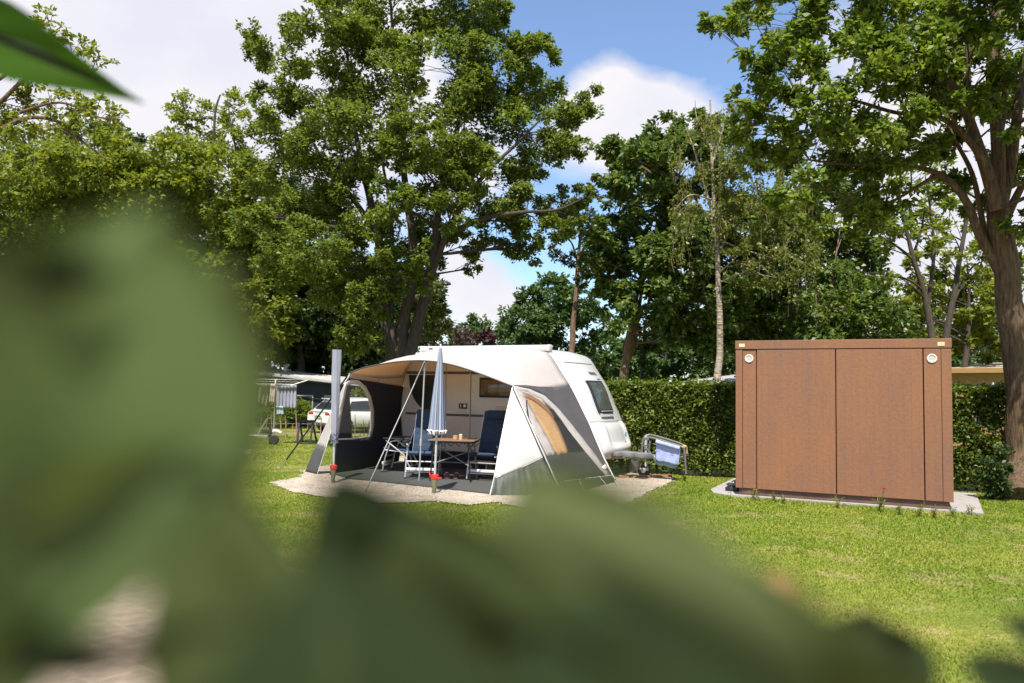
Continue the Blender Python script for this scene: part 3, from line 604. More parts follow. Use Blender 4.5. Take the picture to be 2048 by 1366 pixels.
# ------------------------------------------------ the wood beyond the pitch: trees copied from three kinds
def wood(name, label, x, y, h, r, leafm, seed):
    rn = random.Random(seed); L_ = []
    for i in range(9):
        a = rn.uniform(0, 6.28); q = rn.uniform(.1, .75) * r; z = h * rn.uniform(.2, .92); k = r * rn.uniform(.38, .6) * (1 - .35 * max(0, z / h - .6)); L_.append((Vector((x + q * math.cos(a), y + q * math.sin(a), z)), (k, k, k * .85)))
    g = gz(x, y); p = [Vector((x, y, g - .05)), Vector((x + .1, y, h * .3)), Vector((x, y, h * .8))]
    return tree(name, label, [(p, .16, .05)], L_, leafm, bark_dark, .27, 1.1, seed=seed, group='trees of the wood beyond the pitch', twigs=False)
protos = []
wl = [(-25, 46, 9, 3.2), (-20.5, 44, 10, 3.4), (-16.2, 47, 9, 3.2), (-12.3, 45, 8, 2.6), (-9.4, 43.5, 9, 2.6), (-6.2, 42, 8.5, 2.4), (-3.4, 50, 5.2, 2.4), (.2, 52, 4.6, 2.2), (8, 44, 6.0, 2.4), (10.6, 41, 8.5, 2.6), (13.6, 39, 8, 2.6), (16.4, 41, 8.5, 2.8), (19.6, 38, 7, 2.6), (22.8, 40, 6.5, 2.8), (26.5, 41, 7, 3), (5.3, 50, 4.5, 2.2), (30, 44, 7.5, 3), (-29.5, 44, 10, 3.6), (-25, 37, 9, 3.2)]
wlab = ['wood tree at the far left edge behind the blurred leaf', 'wood tree second from the left edge behind the blurred leaf', 'wood tree behind the blurred leaf rim left of the chalet', 'wood tree over the left end of the pale chalet roof', 'wood tree over the middle of the pale chalet roof', 'wood tree over the right end of the pale chalet roof', 'low wood tree seen between oak stems and purple bush', 'low wood tree behind the purple bush', 'wood tree beyond the leaning chestnut trunks', 'wood tree beyond the birch trunk', 'wood tree beyond the left half of the cabin roof', 'wood tree beyond the middle of the cabin roof', 'wood tree beyond the forked trunk', 'wood tree beyond the yellow chalet roof', 'wood tree beyond the big right-hand oak trunk', 'low wood tree below the round-headed tree', 'wood tree at the far right edge', 'tall wood tree cut off by the left frame edge, farther of two', 'tall wood tree cut off by the left frame edge, nearer of two']
for i, (x, y, h, r) in enumerate(wl):
    if i < 3: protos.append((wood('wood_tree', wlab[i], x, y, h, r, (dark_leaf, far_leaf, dark_leaf)[i], 201 + i), h))
    else:
        p, h0 = protos[1] if i in (6, 7, 15, 12, 13) else protos[(i % 2) * 2]; s = h / h0
        copy_thing(p, (x, y, gz(x, y)), i * 1.3, wlab[i], (s, s, s))

# ------------------------------------------------ clipped hedge
def hedge(name, label, A, B, H, T, n, size, seed):
    rng = np.random.default_rng(seed); D = (B - A); L = D.length; D = D / L; Nn = Vector((-D.y, D.x, 0))
    root = thing(name, label, 'hedge', A)
    m = MB(); rn = random.Random(seed)
    for i in range(int(L / .3)):
        p = D * (i * .3 + rn.uniform(0, .2)) + Nn * (T * .5 + rn.uniform(-.1, .1))
        m.tube([p, p + Vector((rn.uniform(-.06, .06), 0, H * .5)), p + Vector((rn.uniform(-.12, .12), 0, H * .85))], [.022, .016, .006], 5)
        for k in range(3):
            q = p + Vector((0, 0, rn.uniform(.2, 1.2))); m.tube([q, q + D * rn.uniform(-.3, .3) + Nn * rn.uniform(-.3, .3) + Vector((0, 0, .3))], .006, 4)
    m.build('stem', bark_dark, root, fixn=False)
    nf = int(n * .6); nt = int(n * .22); ni = n - nf - nt
    u = rng.uniform(0, L, n); z = np.empty(n); v = np.empty(n)
    z[:nf] = .05 + (H - .05) * rng.random(nf) ** .85; v[:nf] = rng.normal(0, .08, nf) + .09
    z[nf:nf + nt] = H - np.abs(rng.normal(0, .05, nt)) + rng.exponential(.035, nt) * (rng.random(nt) < .35); v[nf:nf + nt] = rng.uniform(0, T, nt)
    z[nf + nt:] = rng.uniform(.1, H - .05, ni); v[nf + nt:] = rng.uniform(.1, T, ni)
    bump = np.array([noise.noise(Vector((a * 2.2, b * 2.6, seed))) * .07 + noise.noise(Vector((a * 6, b * 7, seed))) * .05 for a, b in zip(u, z)])
    v += bump; z += np.array([noise.noise(Vector((a * 3, b * 3, 9))) * .035 for a, b in zip(u, v)])
    dens = np.array([noise.noise(Vector((a * 3.1, b * 4.2, seed + 5))) for a, b in zip(u, z)])
    keep = (dens > -.32) | (rng.random(n) < .25); keep &= ~((z < .35) & (rng.random(n) < .45))
    u, z, v = u[keep], z[keep], v[keep]
    P = np.array(A)[None] * 0 + np.outer(u, np.array(D)) + np.outer(v, np.array(Nn)); P[:, 2] += z
    out = np.zeros_like(P); out[:] = -np.array(Nn) * .8 + np.array([0, 0, .2])
    np_mesh('foliage', leaf_quads(P, size, rng, out, .25, .68), 4, hedge_leaf, root)
    return root
hedge('clipped_hedge', 'clipped beech hedge running behind the caravan nose and brown cabin', HA, HB, 1.80, .75, 115000, .068, 31)

def shrub(name, label, c, r, h, leafm, n, size, seed, cat='bush', group=None):
    rng = np.random.default_rng(seed); c = Vector(c); root = thing(name, label, cat, c, 0, group)
    m = MB(); rn = random.Random(seed)
    for i in range(7):
        a = rn.uniform(0, 6.28); m.tube(bez((0, 0, -.03), (0, 0, h * .4), (math.cos(a) * r * .6, math.sin(a) * r * .6, h * .75), 4), [.02, .016, .012, .009, .005], 5)
    m.build('stem', bark_dark, root, fixn=False)
    V, _ = lobe_leaves((0, 0, h * .52), (r, r, h * .5), n, rng, nsub=26, size=size, per=5, sub=.36, shell=.5)
    V[:, 2] = np.maximum(V[:, 2], .01)
    np_mesh('foliage', V, 4, leafm, root); return root
g = gnd(612, 832); shrub('garden_shrub', 'cream-leaved rounded shrub left of the parked white car', (g.x - .1, g.y, g.z), .55, 1.15, olive_leaf, 5000, .09, 41)
shrub('garden_shrub', 'low dark bush under the washing on the rotary dryer', at(575, 838, 37).xy.to_3d() + Vector((0, 0, -.3)), 1.1, 1.3, mid_leaf, 6000, .13, 42)
shrub('garden_shrub', 'broad dark bush below the low dark roof at the far left', at(520, 838, 38).xy.to_3d() + Vector((0, 0, -.3)), 1.5, 1.5, dark_leaf, 6000, .13, 43)
shrub('garden_shrub', 'dark bush in deep shade behind the roof of the white car', at(660, 830, 41).xy.to_3d() + Vector((0, 0, -.3)), 2.0, 1.9, mid_leaf, 8000, .14, 44)
shrub('ivy_shrub', 'ivy-like bush climbing the foot of the big right-hand oak trunk', gnd(1990, 1000), .22, .85, dark_leaf, 1800, .07, 45)
shrub('garden_shrub', 'bush behind the tent seen through its arched window', at(742, 828, 37).xy.to_3d() + Vector((0, 0, -.3)), 1.6, 1.9, hedge_leaf, 8000, .12, 46)

# ------------------------------------------------ brown cabin
def rust_mat():
    m, nt, b = new_mat('weathered_brown_board'); L = nt.links
    tc = nt.nodes.new('ShaderNodeTexCoord'); mp = nt.nodes.new('ShaderNodeMapping'); mp.inputs['Scale'].default_value = (1, 1, .28); L.new(tc.outputs['Object'], mp.inputs[0])
    n = nt.nodes.new('ShaderNodeTexNoise'); n.inputs['Scale'].default_value = 2.4; n.inputs['Detail'].default_value = 7; n.inputs['Roughness'].default_value = .7; L.new(mp.outputs[0], n.inputs['Vector'])
    n2 = nt.nodes.new('ShaderNodeTexNoise'); n2.inputs['Scale'].default_value = 22; n2.inputs['Detail'].default_value = 8; L.new(tc.outputs['Object'], n2.inputs['Vector'])
    r = nt.nodes.new('ShaderNodeValToRGB'); e = r.color_ramp.elements
    e[0].position = .3; e[0].color = (.178, .105, .080, 1); e[1].position = .73; e[1].color = (.278, .122, .055, 1); x = e.new(.43); x.color = (.228, .108, .060, 1)
    L.new(n.outputs[0], r.inputs[0])
    mu = nt.nodes.new('ShaderNodeMix'); mu.data_type = 'RGBA'; mu.blend_type = 'OVERLAY'; mu.inputs[0].default_value = .20
    L.new(r.outputs[0], mu.inputs[6]); L.new(n2.outputs[0], mu.inputs[7])
    # faint vertical boards
    w = nt.nodes.new('ShaderNodeTexWave'); w.bands_direction = 'X'; w.inputs['Scale'].default_value = 3.1; w.inputs['Distortion'].default_value = .3; L.new(tc.outputs['Object'], w.inputs['Vector'])
    rw = nt.nodes.new('ShaderNodeValToRGB'); e = rw.color_ramp.elements; e[0].position = 0; e[0].color = (.93, .93, .94, 1); e[1].position = .07; e[1].color = (1, 1, 1, 1); L.new(w.outputs[0], rw.inputs[0])
    m2 = nt.nodes.new('ShaderNodeMix'); m2.data_type = 'RGBA'; m2.blend_type = 'MULTIPLY'; m2.inputs[0].default_value = 1
    L.new(mu.outputs[2], m2.inputs[6]); L.new(rw.outputs[0], m2.inputs[7]); L.new(m2.outputs[2], b.inputs['Base Color'])
    b.inputs['Roughness'].default_value = .62; b.inputs['Specular IOR Level'].default_value = .3
    bp = nt.nodes.new('ShaderNodeBump'); bp.inputs['Strength'].default_value = .35; bp.inputs['Distance'].default_value = .01; L.new(n2.outputs[0], bp.inputs['Height']); L.new(bp.outputs[0], b.inputs['Normal'])
    return m
rust = rust_mat()
rust_dark = M('dark_brown_base', (.05, .03, .022), .7)
cabin = thing('sanitary_cabin', 'flat-roofed rusty brown panelled cabin standing on the lawn', 'cabin', SLAB_C, -math.atan2(.445, .896))
CW, CDp, CH, Z0 = 3.06, 2.15, 2.49, .135
m = MB(); m.box((CW / 2, CDp / 2, (Z0 + CH - .02) / 2 + .02), (CW - .10, CDp - .10, CH - Z0 - .06)); m.build('body', rust_dark, cabin, smooth=False)
m = MB(); m.box((CW / 2, CDp / 2 , .09), (CW - .10, CDp - .08, .12)); m.build('plinth', M('plinth_brown', (.12, .064, .042), .7, var=.3, scale=6), cabin, smooth=False)
zt = 2.34
def panel(u0, u1, name='wall_panel', y0=0):
    m = MB(); m.box(((u0 + u1) / 2, y0 + .024, (Z0 + zt) / 2), (u1 - u0, .048, zt - Z0), bev=.004); return m.build(name, rust, cabin, smooth=False)
def uu(px):  # pixel column (mid height) to distance along the front
    r = ray(px, 850); o = Vector((0, 0, EYE)); k = (SLAB_C - o).dot(CN) / r.dot(CN); return (o + r * k - SLAB_C).dot(CD)
sx = [uu(1485), uu(1513), uu(1672), uu(1848), uu(1884)]
ed = [0] + sx + [CW]
for i in range(6):
    ga = .0025 if i in (1, 5) else .008; gb = .0025 if i in (0, 4) else .008
    panel(ed[i] + (0 if i == 0 else ga), ed[i + 1] - (0 if i == 5 else gb), 'wall_panel' if i in (0, 1, 4, 5) else 'door', .012 if i == 1 else 0)
m = MB()
for x0, x1 in ((0, .048), (CW - .048, CW)): m.box(((x0 + x1) / 2, CDp / 2 + .026, (Z0 + zt) / 2), (x1 - x0, CDp - .056, zt - Z0))
m.box((CW / 2, CDp - .024, (Z0 + zt) / 2), (CW - .1, .048, zt - Z0)); m.build('side_wall', rust, cabin, smooth=False)
m = MB(); m.box((CW / 2, CDp / 2, (zt + .012 + CH) / 2), (CW + .012, CDp + .016, CH - zt - .012), bev=.006); m.build('roof_fascia', rust, cabin, smooth=False)
def cpx(px, py):
    r = ray(px, py); o = Vector((0, 0, EYE)); k = (SLAB_C - o).dot(CN) / r.dot(CN); q = o + r * k; return (q - SLAB_C).dot(CD), q.z
for px, py in ((1498, 717), (1864, 717)):
    u, z = cpx(px, py); yb = 0.012 if px < 1600 else 0.0
    m = MB(); n = 24; rows = []
    for rr, yy in ((.066, 0), (.066, -.012), (.056, -.018), (.048, -.010), (.048, -.002)): rows.append([(u + rr * math.cos(2 * PI * k / n), yb + yy, z + rr * math.sin(2 * PI * k / n)) for k in range(n)])
    m.grid(rows, True); m.poly(rows[-1])
    v = m.build('round_vent', vent_white, cabin)
    m = MB()
    for k in range(-3, 4):
        h = .013 * k; w = math.sqrt(.047 ** 2 - h * h); m.box((u, yb - .006, z + h), (2 * w, .007, .004), Matrix.Rotation(R(30), 3, 'X'))
    m.build('louvre', vent_white, v)
for (px, py, s) in ((1484, 691, '111'), (1882, 688, '133')):
    u, z = cpx(px, py); m = MB(); m.box((u, -.012, z), (.088, .006, .052), bev=.002); p = m.build('number_plate', cream_plate, cabin, smooth=False)
    text_mesh(s, .046, 'number', M('number_ink', (.12, .10, .07), .6), p, frame_mat((u, -.0165, z), (1, 0, 0), (0, -1, 0)), .0005)
m = MB(); u, z = cpx(1450, 978); m.box((-.14, .55, .06), (.2, .36, .06), bev=.01)
tag(m.build('door_step', black_pl), 'flat black step lying at the left side of the brown cabin', 'step').location = SLAB_C; bpy.data.objects['door_step'].rotation_euler = (0, 0, -math.atan2(.445, .896))

# ------------------------------------------------ caravan
car_v = thing('caravan', 'white touring caravan parked with its nose to the right, tent on its side', 'caravan', CO, -YAW)
W = 1.92
prof = [(-4.28, .36), (-4.40, .6), (-4.46, 1.1), (-4.42, 1.7), (-4.34, 2.05), (-4.20, 2.28), (-3.98, 2.385), (-3.4, 2.42), (-2.3, 2.43), (-1.4, 2.42), (-1.12, 2.385), (-.93, 2.29), (-.76, 2.04), (-.56, 1.74), (-.36, 1.36), (-.21, 1.04), (-.10, .76), (-.03, .56), (-.02, .42), (-.06, .36)]
pp = [Vector((p[0], 0, p[1])) for p in prof]
P2 = smoothpath(pp, 4)
cx = Vector((-2.2, 0, 1.3))
rows = []
for v in (0.0, .012, .05, .12, .3, .6, .96, 1.32, 1.62, 1.80, 1.87, 1.908, 1.92):
    d = min(v, W - v); ins = .055 * (1 - min(1, d / .05)) ** 2 if d < .05 else 0
    cr = 1 - ((v - W / 2) / (W / 2)) ** 2
    row = []
    for p in P2:
        q = p.copy(); k = (p - cx); k.normalize(); q -= k * ins; q.y = v
        f = max(0, min(1, (p.x + 1.5) / 1.2)) * (1 if p.z > .3 else 0); q.x += .12 * cr * f
        if p.x > -1.5: q.x += .10 * cr * math.exp(-((p.z - 1.78) / .38) ** 2)
        f = max(0, min(1, (-3.9 - p.x) / .5)); q.x -= .08 * cr * f
        f = max(0, min(1, (p.z - 2.2) / .2)); q.z += .03 * cr * f
        row.append(q)
    rows.append(row)
m = MB(); m.grid(rows, True); m.poly(rows[0]); m.poly(rows[-1]); m.build('body', white, car_v, ang=50)
def nose(v, z):  # u on nose surface
    for a, b in zip(P2, P2[1:]):
        if a.x > -1.5 and b.z <= z <= a.z: u = a.x + (b.x - a.x) * (a.z - z) / max(1e-6, a.z - b.z); break
    else: u = -.6
    f = max(0, min(1, (u + 1.5) / 1.2)); return u + (.12 * f + .10 * math.exp(-((z - 1.78) / .38) ** 2)) * (1 - ((v - W / 2) / (W / 2)) ** 2)
# side panel, stripes, door
sd = -.004
m = MB(); a = lp(893, 790, 0).x; b_ = lp(941, 790, 0).x
m.box(((a + b_) / 2, -.006, 1.28), (b_ - a, .012, 1.78), bev=.005); door = m.build('door', offwhite, car_v, smooth=False)
h = lp(927, 812, 0)
mq = MB()
for x_ in (a - .005, b_ + .005): mq.box((x_, -.005, 1.28), (.014, .010, 1.80))
mq.box(((a + b_) / 2, -.005, 2.18), (b_ - a + .02, .010, .014)); mq.build('door_seal', M('seal_tan', (.22, .18, .14), .7), door, smooth=False)
m = MB(); m.box((h.x, -.022, h.z), (.19, .02, .105), bev=.008); hd = m.build('handle', black_pl, door)
m = MB(); m.lathe([(.036, 0), (.036, .012), (.028, .016)], n=16); q = m.build('lock', alu, hd); q.matrix_local = frame_mat((h.x + .045, -.032, h.z), (1, 0, 0), (0, -1, 0))
m = MB(); m.box((h.x - .045, -.036, h.z), (.022, .01, .07), bev=.004); m.build('latch', alu, hd)
m = MB()
for z0, z1 in ((1.93, 1.985), (1.085, 1.13)):
    for x0, x1 in ((-4.3, a - .012), (a + .012, b_ - .012), (b_ + .012, -.95 if z0 > 1.5 else -.32)):
        m.box(((x0 + x1) / 2, -.004 if x0 < a - .5 or x0 > b_ else -.0145, (z0 + z1) / 2), (x1 - x0, .008, z1 - z0))
m.build('trim_stripe', M('brown_grey_trim', (.10, .085, .075), .5), car_v, smooth=False)
m = MB(); m.box(((-4.2) / 2 - .05, -.003, .74), (4.0, .006, .66), bev=.002)
m.build('lower_panel', white, car_v, smooth=False)
w1 = lp(960, 755, 0); w2 = lp(1022, 796, 0)
m = MB(); m.box(((w1.x + w2.x) / 2 + .02, -.014, (w1.z + w2.z) / 2), (w2.x - w1.x + .04, .028, w1.z - w2.z), bev=.012); sw = m.build('side_window', black_pl, car_v)
m = MB(); m.box(((w1.x + w2.x) / 2 + .02, -.030, (w1.z + w2.z) / 2), (w2.x - w1.x - .04, .006, w1.z - w2.z - .09), bev=.002); m.build('pane', M('brown_glass', (.13, .085, .05), .12, spec=.8), sw)
for (p, q) in (((990, 811), (1018, 826)), ((998, 848), (1016, 866))):
    A, B = lp(*p, 0), lp(*q, 0); m = MB(); m.box(((A.x + B.x) / 2, -.010, (A.z + B.z) / 2), (B.x - A.x, .014, A.z - B.z), bev=.003)
    gr = m.build('vent_grille', offwhite, car_v, smooth=False); m = MB(); k = 5
    for i in range(k): m.box(((A.x + B.x) / 2, -.0185, B.z + (A.z - B.z) * (i + .8) / (k + .6)), (B.x - A.x - .04, .004, .007))
    m.build('slot', M('grille_shadow_slot', (.2, .17, .14), .6), gr, smooth=False)
# dark curved decal beside the door
cpts = [lp(818, 750, 0), lp(821, 775, 0), lp(830, 800, 0), lp(845, 817, 0), lp(862, 824, 0), lp(872, 824, 0), lp(872, 750, 0)]
m = MB(); m.prism([(p.x, -.004, p.z) for p in smoothpath(cpts[:6], 5) + [cpts[6]]], (0, -.006, 0)); m.build('dark_side_decal', M('dark_decal', (.03, .032, .038), .3), car_v, smooth=False)
# roof box (rolled awning cassette) and rail
m = MB(); m.box((-2.5, .09, 2.445), (2.96, .15, .125), bev=.03); cas = m.build('awning_cassette', white, car_v)
for xx in (-3.965, -1.035):
    m = MB(); m.box((xx, .09, 2.445), (.05, .162, .135), bev=.02); m.build('end_cap', offwhite, cas)
m = MB(); m.box((-3.72, .012, 2.455), (.09, .006, .022)); m.build('badge', ink, cas, smooth=False)
# front window
def nrect(z0, z1, v0, v1, off, nz=5, nv=6):
    rows = []
    for i in range(nz + 1):
        z = z0 + (z1 - z0) * i / nz; r = []
        for j in range(nv + 1):
            v = v0 + (v1 - v0) * j / nv; r.append(Vector((nose(v, z) + off, v, z + off * .35)))
        rows.append(r)
    return rows
def nplate(name, mat, z0, z1, v0, v1, off, th, parent):
    a = nrect(z0, z1, v0, v1, off); b = nrect(z0, z1, v0, v1, off - th); m = MB(); m.grid(a); m.grid(b)
    for r1, r2 in ((a[0], b[0]), (a[-1], b[-1]), ([r[0] for r in a], [r[0] for r in b]), ([r[-1] for r in a], [r[-1] for r in b])): m.grid([r1, r2])
    return m.build(name, mat, parent, ang=40)
fw = nplate('front_window', black_pl, 1.22, 1.83, .50, 1.20, .03, .03, car_v)
nplate('pane', M('front_glass', (.07, .08, .07), .04, spec=.9), 1.27, 1.80, .54, 1.16, .034, .005, fw)
nplate('latch_bar', alu, 1.225, 1.25, .58, 1.12, .055, .03, fw)
nplate('front_sill', M('grey_sill', (.45, .43, .41), .4), 1.14, 1.20, .54, 1.14, .028, .02, car_v)
nplate('skylight_edge', M('dark_seam', (.16, .14, .13), .6), 2.175, 2.19, .25, 1.65, .004, .01, car_v)
nplate('nose_seam', M('seam_grey', (.36, .34, .32), .6), 1.055, 1.065, .06, 1.86, .004, .01, car_v)
zz, vv = 1.985, 1.12
tn = (Vector((nose(vv, zz + .05), vv, zz + .05)) - Vector((nose(vv, zz - .05), vv, zz - .05))).normalized(); tx = Vector((nose(vv + .1, zz) - nose(vv - .1, zz), .2, 0)).normalized()
text_mesh('KNAUS', .125, 'lettering', ink, car_v, frame_mat(Vector((nose(vv, zz) + .008, vv, zz)), tx, tx.cross(tn)), .002)
nplate('small_badge', M('blue_badge', (.12, .25, .36), .4), 1.868, 1.888, 1.12, 1.36, .006, .01, car_v)
# gas locker: bulging box on the nose
rows = []
for i in range(25):
    t = i / 24; z = .44 + .62 * t; r = []
    for j in range(37):
        s = j / 36; v = .20 + 1.52 * s; e = (1 - abs(2 * s - 1) ** 3.5); ez = (1 - abs(2 * t - 1) ** 4)
        ss = lambda a, b, x: (lambda k: k * k * (3 - 2 * k))(max(0, min(1, (x - a) / (b - a)))); sc = .06 * ss(.14, .24, s) * (1 - ss(.74, .88, s)) * ss(.18, .38, t - .25 * max(0, abs(s - .5) - .25)) 
        u = nose(min(W - .05, max(.05, v)), max(.45, z)) - .02 + (.115 + .03 * t) * e ** .6 * ez ** .5 - sc * 1.2; r.append(Vector((u, v, z)))
    rows.append(r)
m = MB(); m.grid(rows); lk = m.build('gas_locker', white, car_v, ang=60)
m = MB(); m.box((nose(1.2, .8) + .115, 1.2, .8), (.02, .03, .09), bev=.006); m.build('locker_badge', M('teal_badge', (.05, .2, .25), .4), lk)
# wheel, drawbar
def wheel(parent, c, r, w, axis_y=True, name='wheel', rimr=.62):
    m = MB(); m.lathe([(r * .66, -w / 2), (r * .9, -w / 2), (r, -w * .32), (r, w * .32), (r * .9, w / 2), (r * .66, w / 2)], n=24); t = m.build(name, rubber, parent)
    mt = Matrix.Rotation(R(90), 4, 'X'); mt.translation = Vector(c); t.matrix_local = mt
    m = MB(); m.lathe([(r * rimr, -w * .42), (r * rimr, w * .42), (r * .5, w * .46), (r * .15, w * .36)], n=20); m.build('rim', alu, t)
    return t
wheel(car_v, (-2.35, .14, .33), .32, .19)
wheel(car_v, (-2.35, W - .14, .33), .32, .19)
m = MB()
m.box((-2.2, 1.04, .33), (4.1, 1.8, .05)); m.build('underfloor', black_pl, car_v, smooth=False)
m = MB()
for s in (-1, 1): m.tube([(-.3, 1.04 + s * .62, .40), (.45, 1.04 + s * .28, .40), (1.2, 1.04 + s * .04, .42)], .035, 6)
for i, x in enumerate((.10, .34, .58)): m.box((x + .1, .72 - .06 * i, .46), (.20, .46 - .10 * i, .085), Matrix.Rotation(R(-20), 3, 'Z'), .01)
m.tube([(1.1, 1.04, .42), (1.32, 1.04, .44)], .045, 8); m.build('drawbar', M('painted_grey_steel', (.20, .195, .19), .5, var=.08, scale=8), car_v)
m = MB(); m.tube([(1.25, 1.04, .46), (1.42, 1.04, .46)], [.05, .035], 8); m.tube([(1.05, 1.04, .46), (1.0, 1.04, .62), (.88, 1.04, .70)], .016, 6); m.tube([(.45, .95, .55), (.7, 1.0, .66), (.95, 1.05, .6), (1.1, 1.04, .48)], .012, 6)
m.build('coupling', black_metal, car_v)
J = lg(1290, 955)
m = MB(); m.tube([(J.x + .02, J.y - .02, .16), (J.x + .02, J.y - .02, .80)], .028, 8); m.tube([(J.x + .02, J.y - .02, .80), (J.x + .1, J.y - .02, .83)], .012, 6); m.box((J.x, J.y - .05, .16), (.17, .03, .05), bev=.005)
jw = m.build('jockey_stand', galv, car_v)
m = MB(); m.lathe([(.03, -.045), (.1, -.045), (.122, -.025), (.122, .025), (.1, .045), (.03, .045)], n=20); t = m.build('jockey_wheel', rubber, jw); mt = Matrix.Rotation(R(90), 4, 'X'); mt.translation = Vector((J.x - .02, J.y, .135)); t.matrix_local = mt
m = MB(); m.lathe([(.05, -.05), (.05, .05), (.02, .052)], n=14); m.build('jockey_rim', alu, t)
m = MB(); m.box((-2.2, .03, .2), (4.25, .008, .36)); m.build('underside_shade', tent_navy, car_v, smooth=False)  # dark sheet put in for the shade under the caravan
# bike carrier on the drawbar
m = MB()
for dv, dz in ((-.28, 0), (.30, .05)):
    pts = [lp(1283, 918, J.y + dv), lp(1286, 885, J.y + dv), lp(1294, 876, J.y + dv), lp(1306, 876, J.y + dv), lp(1335, 884, J.y + dv), lp(1364, 894, J.y + dv), lp(1369, 903, J.y + dv), lp(1372, 948, J.y + dv)]
    m.tube(smoothpath([p + Vector((0, 0, dz)) for p in pts], 4), .02, 8)
    m.tube([lp(1288, 890, J.y + dv), lp(1312, 920, J.y + dv)], .016, 6); m.tube([lp(1300, 882, J.y + dv), lp(1298, 905, J.y + dv), lp(1314, 925, J.y + dv)], .018, 6)
for px, py in ((1284, 900), (1304, 877), (1345, 888), (1370, 930)): m.tube([lp(px, py, J.y - .28), lp(px, py, J.y + .3)], .014, 6)
for px, py in ((1296, 878), (1318, 880)):
    q = lp(px, py, J.y - .28); m.box(q, (.05, .05, .05), bev=.008)
bc = m.build('bike_carrier', M('dull_grey_tube', (.15, .145, .14), .5, metal=.2, var=.15, scale=14), car_v)
m = MB(); m.lathe([(.11, 0), (.125, .02), (.135, .25), (.14, .26), (.125, .26), (.12, .05)], n=18)
bk = tag(m.build('bucket', M('grey_bucket', (.17, .165, .16), .6)), 'dark grey bucket standing under the drawbar of the caravan', 'bucket'); q = lg(1268, 946); bk.location = fromloc(q)
# towels
def towel(name, label, corners, mat, sag=.03, fold=.012, n=14, top_over=.06, wav=3, group=None):
    """corners: TL, TR, BR, BL world"""
    tl, tr, br, bl = [Vector(c) for c in corners]; nrm = (tr - tl).cross(bl - tl).normalized(); rows = []
    for i in range(n + 1):
        t = i / n; a = tl.lerp(bl, t); b = tr.lerp(br, t); r = []
        for j in range(n * 2 + 1):
            s = j / (n * 2); p = a.lerp(b, s); p += nrm * (fold * (.3 + t) * math.sin(s * 2 * PI * wav + t * 2) + .01 * noise.noise(p * 8)); p.z -= sag * math.sin(PI * s) * (1 - t) + .02 * noise.noise(Vector((s * 3, t, 4))) * t; r.append(p)
        rows.append(r)
    bk = [p - nrm * .06 for p in rows[2]]; rows = [bk] + [[p - nrm * .03 + Vector((0, 0, .004)) for p in rows[0]]] + rows
    o = MB(); o.grid(rows); q = o.build(name, mat, None, ang=80, solid=.004); c0 = Vector(tl)
    q.data.transform(Matrix.Translation(-c0)); q.location = c0
    return tag(q, label, 'towel', group)
def stripe_mat(name, c1, c2, scale, direction='X'):
    m, nt, b = new_mat(name); L = nt.links; tc = nt.nodes.new('ShaderNodeTexCoord'); w = nt.nodes.new('ShaderNodeTexWave'); w.bands_direction = direction; w.inputs['Scale'].default_value = scale; w.inputs['Distortion'].default_value = .4
    L.new(tc.outputs['Object'], w.inputs['Vector']); r = nt.nodes.new('ShaderNodeValToRGB'); e = r.color_ramp.elements; e[0].position = .4; e[1].position = .55; e[0].color = c4(c1); e[1].color = c4(c2)
    L.new(w.outputs[0], r.inputs[0]); L.new(r.outputs[0], b.inputs['Base Color']); b.inputs['Roughness'].default_value = .9; return m
tvl = J.y - .31
T4 = [fromloc(lp(p[0], p[1], tvl)) for p in ((1313, 879), (1361, 893), (1357, 931), (1311, 920))]
towel('towel', 'pale lilac-blue towel draped over the bike carrier rail', T4, M('lilac_terry', (.36, .42, .66), .95, var=.2, scale=5, bump=.5, bscale=120), .0, .012)
T4 = [fromloc(lp(p[0], p[1], tvl + .06)) for p in ((1312, 898), (1358, 908), (1351, 938), (1309, 926))]
towel('towel', 'grey-blue towel hanging lower behind the lilac one on the carrier', T4, M('teal_terry', (.27, .36, .42), .95, var=.1, bump=.4, bscale=120), .0, .008)
T4 = [fromloc(lp(p[0], p[1], J.y + .32)) for p in ((1366, 890), (1374, 891), (1377, 915), (1370, 916))]
towel('cloth', 'small yellow-brown cloth hanging from the right end of the bike carrier', T4, M('ochre_cloth', (.42, .27, .10), .9, var=.2), .0, .006)
bpy.data.objects['cloth']['category'] = 'cloth'

# ------------------------------------------------ tent
tent = thing('awning_tent', 'white and dark grey awning tent pitched along the side of the caravan', 'tent', CO, -YAW)
FV = -2.12
arch = smoothpath([lp(*p, FV) for p in ((700, 745), (728, 735), (762, 728), (805, 722), (850, 721), (895, 727), (935, 738), (985, 756), (1008, 765))] + [lp(1026, 772, FV)], 5)
TR = arch[-1]; TL = arch[0]
R1, R2, R3 = lg(980, 992), lg(1122, 992), lg(1228, 966); L1, L2 = lg(634, 950), lg(609, 945)
RB = lp(1140, 771, -.03); LB_ = Vector((-4.36, .01, 1.86))
rail = smoothpath([LB_, Vector((-4.26, .02, 2.11)), Vector((-4.05, .03, 2.29)), Vector((-3.8, .03, 2.37)), Vector((-2.4, 0, 2.39)), Vector((-1.25, 0, 2.385)), Vector((-1.0, 0, 2.33)), Vector((-.86, -.02, 2.16)), Vector((-.72, -.03, 1.97)), RB], 6)
def resample(P, n):
    ds = [0]
    for a, b in zip(P, P[1:]): ds.append(ds[-1] + (b - a).length)
    out = []; j = 0
    for i in range(n + 1):
        d = ds[-1] * i / n
        while j < len(P) - 2 and ds[j + 1] < d: j += 1
        t = (d - ds[j]) / max(1e-9, ds[j + 1] - ds[j]); out.append(P[j].lerp(P[j + 1], min(1, t)))
    return out
a40 = resample(arch, 44); r40 = resample(rail, 44); rows = []
